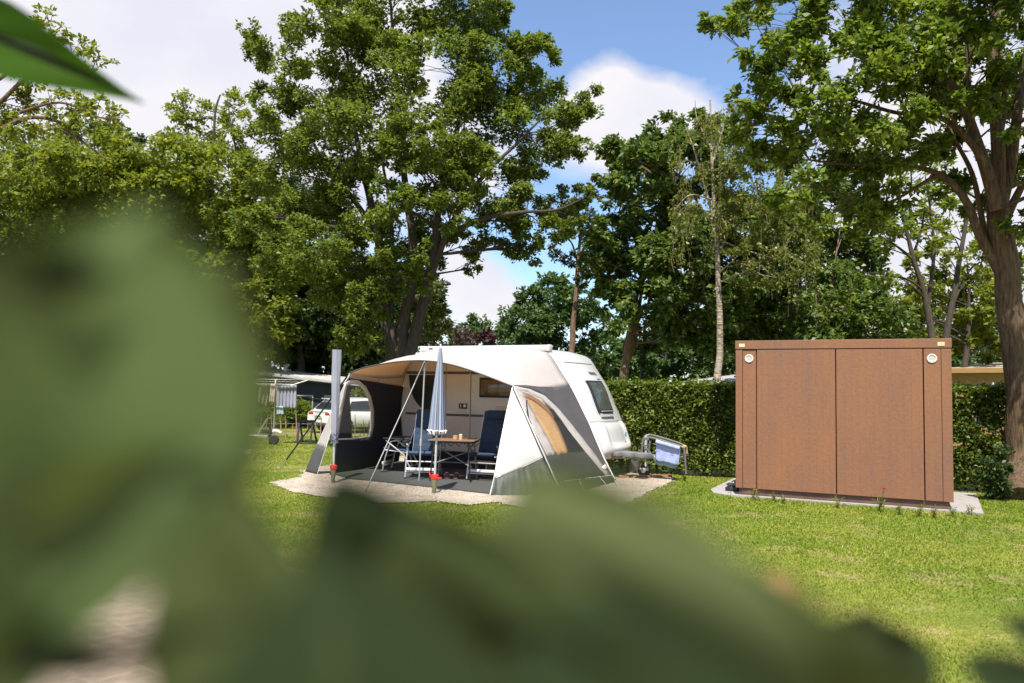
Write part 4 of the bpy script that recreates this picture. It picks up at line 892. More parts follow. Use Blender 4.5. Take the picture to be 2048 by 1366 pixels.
for k in range(13):
    t = k / 12; row = []
    for i in range(45):
        p = a40[i].lerp(r40[i], t); p.z += .05 * math.sin(PI * t) * (1 - abs(i / 22 - 1) ** 2) - .07 * math.sin(PI * t) * abs(i / 22 - 1) ** 6
        p.z += .012 * noise.noise(p * 3) + .010 * noise.noise(Vector((p.x * 9, p.y * 1.2, 4))); row.append(p)
    rows.append(row)
m = MB(); m.grid(rows); m.build('roof_sheet', tent_white, tent, ang=80, solid=.003)
def fab(polys, mat, name, nrm, amp=.012, fan=None, fa=.02, freq=2.2, cuts=.16, offs=0, solid=.003, parent=None, holes=None):
    """polys: list of local outlines (coplanar) subdivided and softly billowed"""
    bm = bmesh.new(); nrm = Vector(nrm).normalized()
    for i, P in enumerate(polys):
        if holes and holes[i]:
            a = [Vector(p) for p in P]; b = [Vector(p) for p in holes[i]]; vs = [bm.verts.new(p) for p in a + b]
            for t in tessellate_polygon([a, b]):
                try: bm.faces.new([vs[q] for q in t])
                except ValueError: pass
        else:
            a = [Vector(p) for p in P]; vs = [bm.verts.new(p) for p in a]
            for t in tessellate_polygon([a]):
                try: bm.faces.new([vs[q] for q in t])
                except ValueError: pass
    for _ in range(5):
        es = [e for e in bm.edges if e.calc_length() > cuts]
        if not es: break
        bmesh.ops.subdivide_edges(bm, edges=es, cuts=1); bmesh.ops.triangulate(bm, faces=bm.faces[:])
    for v in bm.verts:
        q = v.co.copy(); dsp = amp * (noise.noise(q * freq) + .5 * noise.noise(q * freq * 2.3)) + offs
        if fan is not None:
            r_ = q - fan[0]; l_ = r_.length; g_ = math.atan2(r_.dot(fan[1]), -r_.z); dsp += fa * l_ * (noise.noise(Vector((g_ * 9, l_ * .5, 3))) + .6 * noise.noise(Vector((g_ * 24, l_ * .8, 8))))
        v.co = q + nrm * dsp
    bmesh.ops.recalc_face_normals(bm, faces=bm.faces)
    me = bpy.data.meshes.new(name); bm.to_mesh(me); bm.free(); me.materials.append(mat); me.shade_smooth()
    o = bpy.data.objects.new(name, me); COL.objects.link(o); o.parent = parent or tent
    if solid: md = o.modifiers.new('thickness', 'SOLIDIFY'); md.thickness = solid; md.offset = 0
    return o
# right side wall, traced on its own plane
pa, pb, pc = TR, RB, (R2 + R3) / 2
def S(*pts): return [lplane(p[0], p[1], pa, pb, pc) for p in pts]
nR = (Vector(pb) - pa).cross(Vector(pc) - pa)
if nR.x < 0: nR = -nR
b_out = [(1030, 772), (1060, 778), (1090, 792), (1115, 815), (1140, 845), (1168, 880), (1200, 922), (1222, 951)]
b_in = [(1032, 779), (1055, 784), (1082, 798), (1107, 820), (1130, 850), (1155, 884), (1170, 903)]
fab([S((1026, 770), (1050, 770), (1080, 773), (1110, 774), (1140, 771), (1158, 806), (1180, 853), (1205, 912), (1226, 950), *b_out[::-1])], tent_grey, 'upper_side_panel', nR)
fab([S(*b_out, (1212, 952), *b_in[::-1])], tent_white, 'window_border', nR)
wl = fab([S((1046, 785), (1062, 790), (1078, 800), (1096, 815), (1108, 832), (1112, 845), (1098, 828), (1080, 812), (1064, 801), (1052, 797))], brown_cloth, 'blind_edge', nR)
fab([S((1046, 785), (1052, 797), (1064, 801), (1080, 812), (1098, 828), (1112, 845), (1120, 860), (1138, 906), (1115, 910), (1105, 893), (1075, 838))], tan_cloth, 'window_blind', nR)
fab([S((1108, 832), (1112, 845), (1120, 860), (1138, 906), (1170, 903), (1155, 884), (1130, 850), (1107, 820), (1096, 815))], film_dark, 'side_window_film', nR, solid=0)
fab([S((1026, 771), (1030, 772), (1032, 779), (1046, 785), (1075, 838), (1105, 893), (1115, 910), (1088, 913), (1060, 846), (1040, 800))], tent_white, 'front_border_strip', nR)
fab([S((1032, 779), (1055, 784), (1082, 798), (1096, 815), (1078, 800), (1062, 790), (1046, 785))], tent_white, 'valance_strip', nR)
fab([S((1088, 913), (1115, 910), (1138, 906), (1170, 903), (1212, 952), (1160, 958), (1113, 964))], M('lower_grey_cloth', (.046, .045, .047), .75, var=.08, scale=3, bump=.3, bscale=9), 'lower_side_panel', nR)
ks = [(1113, 964), (1160, 958), (1212, 952), (1226, 950)]
gr_s = [R2 + Vector((.0, 0, 0)), R2.lerp(R3, .5) + Vector((.05, 0, 0)), R3 + Vector((0, -.1, 0)), R3]
sk = S(*ks); rows = []
for k in range(7):
    row = []
    for i in range(25):
        s = i / 24 * 3; j = min(2, int(s)); f = s - j; a = sk[j].lerp(sk[j + 1], f); b = gr_s[j].lerp(gr_s[j + 1], f)
        p = a.lerp(b, k / 6); p.x += .02 * math.sin(i * 1.9) * (k / 6) + .03 * math.sin(PI * k / 6); row.append(p)
    rows.append(row)
m = MB(); m.grid(rows); m.build('mud_skirt', M('dark_green_grey_cloth', (.04, .045, .04), .6, var=.1, bump=.3, bscale=10), tent, ang=80, solid=.003)
# small white label patch
fab([S((1203, 934), (1210, 928), (1216, 937), (1208, 940))], tent_pipe, 'label_patch', nR, offs=.004, amp=0)
# right front wing
nF = (R1 - TR).cross(R2 - TR)
if nF.y > 0: nF = -nF
def S2(*pts): return [lplane(p[0], p[1], TR, R1, R2) for p in pts]
fab([S2((1024, 772), (1014, 820), (1002, 880), (988, 957), (1020, 945), (1052, 931), (1086, 914), (1064, 862), (1044, 815))], M('white_wing_cloth', (.58, .56, .535), .8, var=.05, scale=3, bump=.3, bscale=7, trans=.12), 'front_wing', nF, amp=.03, freq=1.7, cuts=.05, fan=(TR, Vector((1, 0, 0))))
fab([S2((988, 957), (981, 992), (1050, 996), (1122, 993), (1113, 966), (1086, 914), (1052, 931), (1020, 945))], M('wing_lower_cloth', (.046, .05, .044), .55, var=.1, bump=.3, bscale=8), 'front_wing_skirt', nF, amp=.03, freq=2.4, cuts=.05, fan=(TR, Vector((1, 0, 0))), fa=.03)
# left inner wall with arched window
lw = [TL, LB_, Vector((-4.47, .3, 1.5)), Vector((-4.5, .4, .95)), Vector((-4.5, .4, .02)), L1.lerp(Vector((-4.40, -.03, .02)), .5) + Vector((0, 0, .02)), L1 + Vector((0, 0, .02))]
qa, qb, qc = TL, LB_, L1.lerp(Vector((-4.40, -.03, 0)), .5)
def S3(*pts): return [lplane(p[0], p[1], qa, qb, qc) for p in pts]
def proj3(P):
    n = (qb - qa).cross(qc - qa).normalized(); return [p - n * (p - qa).dot(n) for p in P]
nL = (qb - qa).cross(qc - qa)
if nL.x < 0: nL = -nL
win_o = S3((668, 880), (676, 830), (690, 765), (703, 759), (718, 761), (732, 773), (742, 793), (748, 820), (748, 850), (743, 874), (705, 879))
win_i = S3((676, 877), (683, 832), (694, 772), (704, 768), (717, 770), (728, 781), (736, 799), (741, 823), (741, 850), (737, 872), (705, 876))
vz = [TL, LB_, LB_ + (Vector((-4.40, -.03, .02)) - LB_) * .11, TL + (L1 - TL) * .05]
fab([[vz[3], vz[2]] + proj3(lw[2:])], tent_navy, 'inner_side_wall', nL, amp=.004, holes=[win_o])
fab([proj3(vz)], tent_white, 'upper_band', nL, amp=.004)
fab([win_o], tent_pipe, 'window_frame', nL, amp=.004, holes=[win_i])
fab([win_i], film2, 'window_film', nL, amp=.004, solid=0)
# left wing flap
def wing(a, b, c, d, mat, name, amp=.015):
    n = (Vector(b) - Vector(a)).cross(Vector(d) - Vector(a)); fab([[a, b, c, d]], mat, name, n, amp=amp, cuts=.1)
e1 = TL.lerp(L1, .74); e2 = TL.lerp(L2, .72)
fab([[TL + Vector((0, -.01, 0)), e1 + Vector((0, -.01, 0)), e2]], tent_white, 'left_wing', (L1 - TL).cross(L2 - TL), amp=.015, cuts=.1)
fab([[e1 + Vector((0, -.01, 0)), L1 + Vector((0, -.01, .01)), L2 + Vector((0, 0, .01)), e2]], tent_grey, 'left_wing_skirt', (L1 - TL).cross(L2 - TL), amp=.015, cuts=.1)
# rear curtain between caravan end and tent is the left wall itself; piping and poles
m = MB(); m.tube([p + Vector((0, -.008, -.005)) for p in arch], .013, 6); m.build('front_arch_piping', dark_pipe, tent)
def pipe(pts, r, n):
    m = MB(); m.tube(pts, r, n); m.build('seam_piping', tent_pipe, tent)
pipe([TR, *S2((1014, 820), (1002, 880), (988, 957)), R1 + Vector((0, 0, .02))], .009, 6); pipe([p + Vector((.01, 0, 0)) for p in [RB] + S((1158, 806), (1180, 853), (1205, 912), (1228, 958))], .014, 6)
pipe(S2((988, 957), (1020, 945), (1052, 931), (1086, 914)), .005, 5); pipe(S(*ks), .006, 5); pipe([TL, L1], .008, 5); pipe([TL, L2], .007, 5); pipe([L2 + Vector((0, 0, .01)), L1 + Vector((0, 0, .01))], .007, 5)
apex = lp(850, 722, FV)
def pole(pts, r, mat, name='pole'):
    m = MB(); m.tube(pts, r, 8); return m.build(name, mat, tent)
pole([lg(838, 965), apex], .014, alu)
pm = lg(730, 985).lerp(apex, .78)
pole([lg(730, 985), apex], .011, M('dull_pole', (.17, .165, .16), .5, metal=.3), 'guy_pole')
m = MB(); m.tube([lg(838, 965).lerp(apex, .30), lg(838, 965).lerp(apex, .36)], .024, 8); m.build('pole_clamp', alu, tent)
m = MB(); q = lg(730, 985); m.tube([q.lerp(apex, .82), q.lerp(apex, .985)], .02, 8); m.build('storm_strap', black_pl, tent)
so = lg(560, 937); pole([so.lerp(TL, .1), so.lerp(TL, .97)], .016, black_metal, 'storm_pole'); m = MB(); m.tube([so.lerp(TL, .1), so, so + Vector((-.1, .05, .02))], .012, 6); m.build('storm_pole_tip', alu, tent)
pole([R2 + Vector((.06, -.06, 0)), TR.lerp(R2, .02) + Vector((.02, -.03, 0))], .014, alu, 'corner_pole')
pole([TR + Vector((.015, -.03, -.02)), *S((1060, 846)), *[p + Vector((.02, -.04, 0)) for p in S((1103, 930))]], .006, dark_pipe, 'guy_strap')
m = MB(); 
for a, b in (((1053, 800), (1053, 812)), ((1053, 812), (1057, 838)), ((1057, 838), (1062, 848))): m.tube([p + Vector((.02, -.03, 0)) for p in S2(a, b)], .012, 6)
m.build('strap_buckle', black_pl, tent)
for i, (a, b) in enumerate((((1113, 966), (1126, 995)), ((1136, 962), (1148, 984)), ((1157, 958), (1173, 998)), ((1178, 954), (1191, 975)), ((1197, 952), (1212, 972)), ((1211, 946), (1224, 966)), ((1228, 960), (1236, 976)))):
    p = S(a)[0] + Vector((.012, 0, 0)); q = lg(*b); m = MB(); m.tube([p, p.lerp(q, .5) + Vector((0, 0, .01)), q + Vector((0, 0, .03)), q + Vector((.01, -.01, -.03))], .008, 5); m.build('peg_strap', M('strap_webbing', (.62, .58, .52), .7) if i == 0 else bpy.data.materials['strap_webbing'], tent)
m = MB(); mat_pts = [lg(700, 960), lg(770, 967), lg(870, 978), lg(978, 990), R2 + Vector((-.1, .1, 0)), R3 + Vector((-.25, .1, 0)), Vector((-.3, .3, 0)), Vector((-4.9, .6, 0)), L1 + Vector((.15, .2, 0))]
m.prism([(p.x, p.y, .016) for p in mat_pts], (0, 0, .022)); fm = tag(m.build('floor_mat', M('woven_mat', (.066, .07, .064), .85, var=.2, scale=30, bump=.4, bscale=200), smooth=False), 'grey-green woven groundsheet under the tent chairs', 'groundsheet'); fm.location = CO; fm.rotation_euler = (0, 0, -YAW)
m = MB(); pts = [lg(600, 955), lg(690, 960)]
# ------------------------------------------------ umbrellas
def umbrella_mat(a, b): return None
ub1 = M('blue_grey_canvas', (.20, .235, .31), .85, var=.06, scale=6); ub2 = M('light_blue_canvas', (.40, .415, .47), .85, var=.05, scale=6); ubd = M('navy_stripe_canvas', (.05, .06, .11), .85); ubw = M('white_fringe', (.72, .68, .66), .85)
def socket(root, z_cl, fly=True):
    m = MB(); m.lathe([(.008, -.06), (.028, .0), (.045, .20), (.05, z_cl - .02), (.05, z_cl)], n=16); m.build('ground_socket', olive_pl, root)
    m = MB(); m.lathe([(.052, z_cl - .025), (.062, z_cl - .015), (.062, z_cl + .035), (.035, z_cl + .05)], n=16)
    if fly: m.box((-.075, -.01, z_cl + .04), (.02, .03, .09), Matrix.Rotation(R(-20), 3, 'Y'), .006); m.box((.08, -.03, z_cl - .005), (.06, .025, .02), bev=.004)
    m.build('clamp', red_pl, root)
um = thing('parasol', 'closed blue and white striped parasol with fringed hem in front of the table', 'parasol', gnd(868, 988))
TOP = 2.30; HB_ = .98
m = MB(); m.tube([(0, 0, .02), (.0, 0, TOP - .1)], .018, 10); m.build('pole', galv, um); socket(um, .26)
m = MB(); n = 64; rows = []
zs = [TOP - .03 - (TOP - HB_ - .03) * i / 20 for i in range(21)]
for i, z in enumerate(zs):
    t = i / 20; r0 = .022 + .118 * t ** .9; row = []
    for k in range(n):
        a = 2 * PI * k / n; pl = .5 + .5 * math.cos(8 * a + .6 * math.sin(3 * a)); r = r0 * (1 - .34 * t ** .4 * (1 - pl)) * (1 + .05 * noise.noise(Vector((math.cos(a) * 2, math.sin(a) * 2, z * 3))))
        row.append((r * math.cos(a + .15 * t), r * math.sin(a + .15 * t), z + (.02 * pl if i == 20 else 0)))
    rows.append(row)
vs = [p for r in rows for p in r]
fs = []
for i in range(20):
    for k in range(n): fs.append(([i * n + k, i * n + (k + 1) % n, (i + 1) * n + (k + 1) % n, (i + 1) * n + k], (0, 0, 0, 1, 1, 0, 2, 0)[k % 8]))
for f, mi in fs: m.f.append(f); m.m.append(mi)
m.v = vs; can = m.build('canopy', [ub1, ub2, ubd], um, ang=70)
m = MB(); rows2 = [rows[-1], [(p[0] * 1.16, p[1] * 1.16, p[2] - .012) for p in rows[-1]], [(p[0] * 1.02, p[1] * 1.02, HB_ - .02 - .05 * (.5 + .5 * math.sin(k * .9))) for k, p in enumerate(rows[-1])], [(p[0] * .55, p[1] * .55, HB_ - .05) for p in rows[-1]]]
vs = [p for r in rows2 for p in r]; m.v = vs
for i in range(3):
    for k in range(n): m.f.append([i * n + k, i * n + (k + 1) % n, (i + 1) * n + (k + 1) % n, (i + 1) * n + k]); m.m.append(0 if i == 0 or (k // 2) % 2 else 1)
m.build('fringe', [ubw, ubd], um, ang=60)
m = MB(); m.lathe([(.012, TOP - .04), (.016, TOP), (.01, TOP + .03), (.003, TOP + .04)], n=10); m.build('finial', ubw, um); um.rotation_euler = (0, R(1.3), 0)
u2 = thing('parasol', 'closed parasol in a silvery cover with ruffled hem at the left tent corner', 'parasol', gnd(666, 967))
m = MB(); m.tube([(0, 0, .02), (.0, 0, 1.2)], .02, 10); m.build('pole', galv, u2); socket(u2, .27, False)
m = MB(); Zb, Zt = .68, 2.27; rows = []; n = 28
for i in range(26):
    t = i / 25; z = Zb + (Zt - Zb) * t; row = []
    for k in range(n):
        a = 2 * PI * k / n; r = .054 + .022 * t + .007 * math.sin(a * 5 + z * 1.2) + .003 * math.sin(a * 3 - z * 2)
        r += .006 * noise.noise(Vector((math.cos(a) * 2, math.sin(a) * 2, z * 4)))
        if t < .10: r += .014 * math.sin(5 * a) * (1 - t / .10) + .008 * math.sin(z * 90)
        row.append((r * math.cos(a), r * math.sin(a), z + (.012 * math.sin(6 * a) if i == 0 else 0)))
    rows.append(row)
m.grid(rows, True); m.poly([(p[0] * .96, p[1] * .96, p[2] + .004) for p in rows[-1]])
vs = m.v
cv = m.build('cover', [M('silver_blue_cover', (.27, .28, .325), .38, var=.12, scale=7, stretch=(2, 2, .4), bump=.3, bscale=14)], u2, ang=80)
m = MB(); rr = random.Random(3)
for i in range(26):
    a = rr.uniform(0, 6.28); z = Zb + rr.uniform(.0, .15); r = .066 + .004 * rr.random()
    m.tube([(r * math.cos(a), r * math.sin(a), z), (1.06 * r * math.cos(a + .35), 1.06 * r * math.sin(a + .35), z + .03), (r * math.cos(a + .7), r * math.sin(a + .7), z - .01)], .006, 4)
m.build('ruffle', ubd, u2)
# ------------------------------------------------ recliner chairs
def chair(label, loc, rz, headrest, pad, group='reclining chairs under the tent', tilt=14):
    c = thing('recliner_chair', label, 'chair', loc, rz, group)
    # local: faces -y, seat width along x
    w = .27; m = MB()
    for s in (-1, 1):
        m.tube([(s * w, -.26, .0), (s * w, -.20, .30), (s * w, -.10, .58), (s * w, .10, .62)], .015, 8)
        m.tube([(s * w, .34, .0), (s * w, .16, .34), (s * w, -.20, .60)], .014, 8)
        m.tube([(s * w * .92, -.24, .42), (s * w * .92, .20, .38), (s * w * .92, .46, 1.12)], .013, 8)
    for y, z in ((-.245, .12), (-.20, .30), (.27, .12)): m.tube([(-w, y, z), (w, y, z)], .012, 8)
    m.build('frame', alu, c)
    m = MB(); m.box((0, -.262, .17), (2 * w - .03, .03, .05), bev=.006); m.build('foot_bar', M('white_plastic', (.72, .68, .64), .4) if 'white_plastic' not in bpy.data.materials else bpy.data.materials['white_plastic'], c)
    def padmesh(p0, p1, wd, th, segs):
        p0, p1 = Vector(p0), Vector(p1); d = p1 - p0; up = Vector((0, -d.z, d.y)).normalized(); rows = []; N = segs * 6
        for i in range(N + 1):
            t = i / N; q = p0 + d * t; puff = .62 + .38 * abs(math.sin(PI * t * segs)) ** .5; row = []
            endf = min(1, min(t, 1 - t) * 30 + .35)
            for k in range(24):
                a = 2 * PI * k / 24; ca, sa = math.cos(a), math.sin(a)
                x = wd * .5 * math.copysign(abs(ca) ** .35, ca) * (.9 + .1 * endf); y = th * .5 * math.copysign(abs(sa) ** .7, sa) * puff * endf
                row.append(q + Vector((x, 0, 0)) + up * y)
            rows.append(row)
        m = MB(); m.grid(rows, True); m.poly(rows[0][::-1]); m.poly(rows[-1]); return m
    padmesh((0, -.27, .455), (0, .22, .405), .48, .075, 3).build('seat', pad, c, ang=80)
    br = padmesh((0, .20, .43), (0, .50, 1.20), .50, .075, 5).build('backrest', navy_pad, c, ang=80)
    if headrest: padmesh((0, .405, 1.04), (0, .46, 1.21), .36, .12, 1).build('headrest', navy_pad, br, ang=80)
    for s in (-1, 1):
        m = MB(); m.box((s * .29, -.04, .64), (.05, .42, .03), bev=.012); m.build('armrest', black_pl, c)
    for s in (-1, 1):
        for y in (-.26, .34):
            m = MB(); m.box((s * w, y, .012), (.04, .05, .024), bev=.006); m.build('foot_cap', black_pl, c)
    return c
MATZ = Vector((0, 0, .038))
cl = fromloc(lg(834, 962)); dv = Vector((.08, .25, 0))
chair('navy reclining chair half in sunlight between the tent poles, no head cushion', cl + dv + MATZ, R(-6), False, lit_pad)
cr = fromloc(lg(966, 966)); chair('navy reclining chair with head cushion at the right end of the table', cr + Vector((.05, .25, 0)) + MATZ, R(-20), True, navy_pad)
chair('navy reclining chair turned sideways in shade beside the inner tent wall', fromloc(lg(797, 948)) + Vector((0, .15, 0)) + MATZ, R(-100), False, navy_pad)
# table
tb = thing('camping_table', 'low folding table with wooden top and black lattice legs between the chairs', 'table', fromloc(lg(905, 968)) + MATZ + Vector((0, .28, 0)), -YAW * .35)
m = MB(); m.box((.0, 0, .70), (.82, .58, .022), bev=.008); m.build('tabletop', wood_top, tb)
m = MB(); m.box((0, -.26, .675), (.76, .02, .03)); m.box((0, .26, .675), (.76, .02, .03))
for k in range(6): m.tube([(-.36 + k * .144, -.26, .675), (-.29 + k * .144, -.26, .61)], .008, 5); m.tube([(-.29 + k * .144, -.26, .61), (-.22 + k * .144, -.26, .675)], .008, 5)
m.build('lattice_rail', black_metal, tb)
for sx_ in (-1, 1):
    for sy in (-1, 1):
        m = MB(); m.tube([(sx_ * .30, sy * .25, .67), (sx_ * .36, sy * .27, .0)], .014, 8); m.build('leg', black_metal if sy < 0 else grey_tube, tb)
m = MB(); m.tube([(-.31, -.25, .30), (.31, .25, .52)], .012, 6); m.tube([(-.31, .25, .52), (.33, -.1, .24)], .012, 6); m.tube([(-.33, .26, .28), (.33, .26, .28)], .01, 6); m.build('brace', grey_tube, tb)
tt = tb.location + Vector((0, 0, .711))
m = MB(); m.lathe([(.035, 0), (.042, .005), (.045, .07), (.045, .075), (.04, .075), (.037, .01)], n=18); q = tag(m.build('cup', copper), 'small copper-coloured cup on the wooden table top', 'cup'); q.location = tt + Vector((.02, -.1, 0))
m = MB(); m.lathe([(.03, 0), (.032, .03), (.034, .08), (.02, .09), (.004, .1)], n=14); q = tag(m.build('candle_jar', M('candle_wax', (.62, .46, .32), .5)), 'pale candle jar beside the copper cup on the table', 'jar'); q.location = tt + Vector((.11, -.05, 0))
m = MB(); m.box((0, 0, .012), (.16, .09, .022), bev=.006); q = tag(m.build('dark_case', black_pl), 'flat black case lying at the right end of the table', 'case'); q.location = tt + Vector((.31, .06, 0))
# slippers
def slipper(label, loc, rz):
    s = thing('slipper', label, 'slipper', loc, rz, 'slippers under the table')
    def foot(k): return [(x * k, y * k) for x, y in ((0, -.13), (.035, -.12), (.048, -.07), (.045, .0), (.035, .07), (.036, .11), (.02, .13), (-.02, .13), (-.036, .11), (-.035, .07), (-.045, 0), (-.048, -.07), (-.035, -.12))]
    m = MB(); m.prism([(x, y, 0) for x, y in foot(1)], (0, 0, .022)); m.build('sole', M('slipper_sole', (.55, .5, .45), .8) if 'slipper_sole' not in bpy.data.materials else bpy.data.materials['slipper_sole'], s)
    rows = []
    for i in range(7):
        t = i / 6; y = -.125 + .13 * t; wd = .046 * math.sin(PI * (.18 + .55 * t)) + .004; h = .02 + .055 * math.sin(PI * .5 * min(1, t * 1.2)); rows.append([(wd * math.cos(a) * 1.05, y, .018 + h * math.sin(a)) for a in [PI * j / 10 for j in range(11)]])
    m = MB(); m.grid(rows); m.build('upper', M('slipper_red_felt', (.22, .05, .045), .9) if 'slipper_red_felt' not in bpy.data.materials else bpy.data.materials['slipper_red_felt'], s, solid=.006)
    m = MB(); m.tube([rows[-1][j] for j in range(11)], .011, 6); m.build('cuff', ubw, s); return s
sl = fromloc(lg(905, 962)) + MATZ
slipper('red slipper with white cuff under the table, the left of the pair', sl + Vector((-.11, .12, 0)), R(8)); slipper('red slipper with white cuff under the table, the right of the pair', sl + Vector((.06, .13, 0)), R(-6))
# caravan step seen under the table
m = MB(); m.box((0, 0, .19), (.42, .30, .04), bev=.01)
for a in (-1, 1): m.box((a * .18, 0, .085), (.03, .26, .17), bev=.005)
q = tag(m.build('caravan_step', M('light_plastic', (.5, .47, .43), .6)), 'low pale plastic step below the caravan door behind the table', 'step'); q.location = fromloc((-2.25, -.35, 0)) + MATZ; q.rotation_euler = (0, 0, -YAW)

# ------------------------------------------------ white car
def car():
    rz = R(42); g = Vector((-6.35, 34.4, -.3))
    c = thing('parked_car', 'white hatchback parked beyond the paling fence, its rear towards the camera', 'car', g, rz)
    paint = M('white_car_paint', (.74, .73, .72), .25, coat=.6)
    # x forward, rear at -x ; section lofts along x
    L = [(-2.1, .42, .86, .80, .0), (-2.12, .42, .9, .84, 0), (-2.02, .36, .94, .88, 0), (-1.4, .24, .96, .9, 0), (0, .22, .94, .9, 0), (1.2, .24, .90, .9, 0), (1.9, .30, .76, .86, 0), (2.12, .36, .66, .74, 0)]
    m = MB(); rows = []
    for x, z0, z1, hw, _ in L:
        row = []
        for k in range(20):
            a = 2 * PI * k / 20; ca, sa = math.cos(a), math.sin(a); row.append((x, hw * math.copysign(abs(ca) ** .28, ca), (z0 + z1) / 2 + (z1 - z0) / 2 * math.copysign(abs(sa) ** .45, sa)))
        rows.append(row)
    m.grid(rows, True); m.poly(rows[0]); m.poly(rows[-1]); m.build('body', paint, c, ang=50)
    m = MB(); rows = []
    for x, z, hw in ((-1.95, .93, .78), (-1.72, 1.16, .72), (-1.5, 1.36, .66), (-1.2, 1.44, .64), (-.3, 1.48, .64), (.35, 1.40, .63), (.8, 1.15, .70), (1.15, .90, .76)):
        rows.append([(x, s * (hw + .1 * (1 - q) * (z > 1)), .86 + (z - .86) * (q ** .6 if q else 0)) for s, q in ((-1, 0), (-1, .3), (-1, .7), (-.97, .93), (-.7, 1), (0, 1.02), (.7, 1), (.97, .93), (1, .7), (1, .3), (1, 0))])
    m.grid(rows); m.poly(rows[0]); m.poly(rows[-1]); m.build('cabin_roof', paint, c, ang=40)
    m = MB(); m.prism([(-1.915, -.56, .99), (-1.915, .56, .99), (-1.64, .50, 1.25), (-1.64, -.50, 1.25)], (-.035, 0, .025)); m.build('rear_window', glass_dark, c, smooth=False)
    m = MB(); m.box((-1.55, 0, 1.42), (.22, 1.16, .03), bev=.01); m.build('roof_spoiler', paint, c)
    for s in (-1, 1):
        m = MB(); m.prism([(-1.25, s * .80, 1.0), (-.2, s * .80, .99), (.75, s * .79, .99), (.2, s * .70, 1.31), (-.4, s * .69, 1.34), (-1.05, s * .69, 1.31)], (0, s * .03, .01)); m.build('side_window', glass_dark, c, smooth=False)
        m = MB(); m.box((-2.03, s * .63, .80), (.16, .40, .12), bev=.03); m.build('tail_light', M('red_lamp', (.45, .02, .02), .2) if 'red_lamp' not in bpy.data.materials else bpy.data.materials['red_lamp'], c)
        m = MB(); m.box((.72, s * 1.0, 1.0), (.12, .18, .12), bev=.03); m.build('wing_mirror', paint, c)
        for x in (-1.35, 1.35): wheel(c, (x, s * .80, .32), .32, .21)
    m = MB(); m.box((-2.135, 0, .70), (.02, .50, .12), bev=.004); pl = m.build('number_plate', M('plate_white', (.68, .67, .6), .5), c); 
    m = MB(); m.box((-2.10, 0, .36), (.14, 1.5, .16), bev=.03); m.build('bumper', black_pl, c)
    m = MB(); m.box((-2.147, 0, .70), (.003, .38, .05)); m.build('plate_digits', ink, pl, smooth=False)
    m = MB()
    for k in range(5): m.box((-2.13, -.2 + k * .1, .84), (.012, .05, .03))
    m.build('badge', alu, c, smooth=False)
    c.scale = (1, 1.12, 1); return c
car()
# ------------------------------------------------ paling fence
f1 = gnd(470, 880); f2 = gnd(780, 876); fd = (f2 - f1); fl = fd.length; fd.normalize()
pf = thing('paling_fence', 'low chestnut paling fence of thin upright stakes in front of the white car', 'fence', f1)
m = MB(); rf = random.Random(9); x = -2.0
while x < fl + 1:
    h = rf.uniform(.55, .86) if rf.random() < .7 else rf.uniform(.8, 1.0); r = rf.uniform(.016, .026); p = fd * x; zz = gz(f1.x + p.x, f1.y + p.y) - f1.z
    m.tube([p + Vector((0, 0, zz - .05)), p + Vector((rf.uniform(-.03, .03), rf.uniform(-.03, .03), zz + h * .6)), p + Vector((rf.uniform(-.05, .05), rf.uniform(-.04, .04), zz + h))], [r, r * .95, r * .5], 5); x += rf.uniform(.12, .34)
m.build('pales', M('weathered_stake', (.30, .20, .12), .9, var=.4, scale=8), pf, fixn=False)
m = MB()
for z in (.22, .55): m.tube([fd * (-2) + Vector((0, 0, z)), fd * (fl + 1) + Vector((0, 0, z - .05))], .005, 4)
m.build('wire', galv, pf)
# ------------------------------------------------ rotary dryer with washing
dg = gnd(549, 857); dg = Vector((at(549, 800, 29.5).x, 29.5, gz(0, 29.5))); dr = thing('rotary_dryer', 'white rotary clothes dryer on a pole behind the paling fence', 'clothes dryer', dg)
m = MB(); m.tube([(0, 0, -.05), (.03, 0, 1.98)], .03, 8); m.build('pole', alu, dr)
ends = []
for k in range(4):
    a = R(18 + 90 * k); e = Vector((.03 + 1.15 * math.cos(a), 1.15 * math.sin(a), 2.12)); ends.append(e); m = MB(); m.tube([(.03, 0, 1.72), e], .02, 6); m.tube([(.03, 0, 1.95), Vector((.03, 0, 1.72)).lerp(e, .55)], .012, 5); m.build('arm', M('white_tube', (.75, .73, .7), .5) if k == 0 else bpy.data.materials['white_tube'], dr)
m = MB()
for q in (1, .8, .6): 
    pe = [Vector((.03, 0, 1.72)).lerp(e, q) for e in ends]
    for k in range(4): m.tube([pe[k], pe[(k + 1) % 4]], .006, 4)
m.build('line', ubw, dr)
def DP(px, py, dy): return at(px, py, 29.5 + dy)
towel('hanging_sheet', 'beige sheet hanging at the left of the rotary dryer', [DP(519, 768, -.5), DP(541, 767, -.1), DP(535, 816, -.1), DP(515, 802, -.5)], M('beige_sheet', (.42, .38, .30), .9, trans=.2), .01, .02)
towel('hanging_shirt', 'white and orange cloth hanging between beige sheet and grey towel', [DP(542, 767, -.2), DP(551, 767, -.2), DP(549, 805, -.2), DP(537, 804, -.2)], M('white_orange_cloth', (.62, .36, .24), .9, col2=(.7, .66, .62), scale=2, var=.1), .01, .02)
towel('hanging_towel', 'wide grey-blue towel hanging at the right of the rotary dryer', [DP(553, 771, -.9), DP(593, 770, -.6), DP(594, 817, -.6), DP(553, 816, -.9)], M('grey_blue_terry', (.36, .37, .44), .9, var=.1, trans=.15), .01, .03, wav=6)
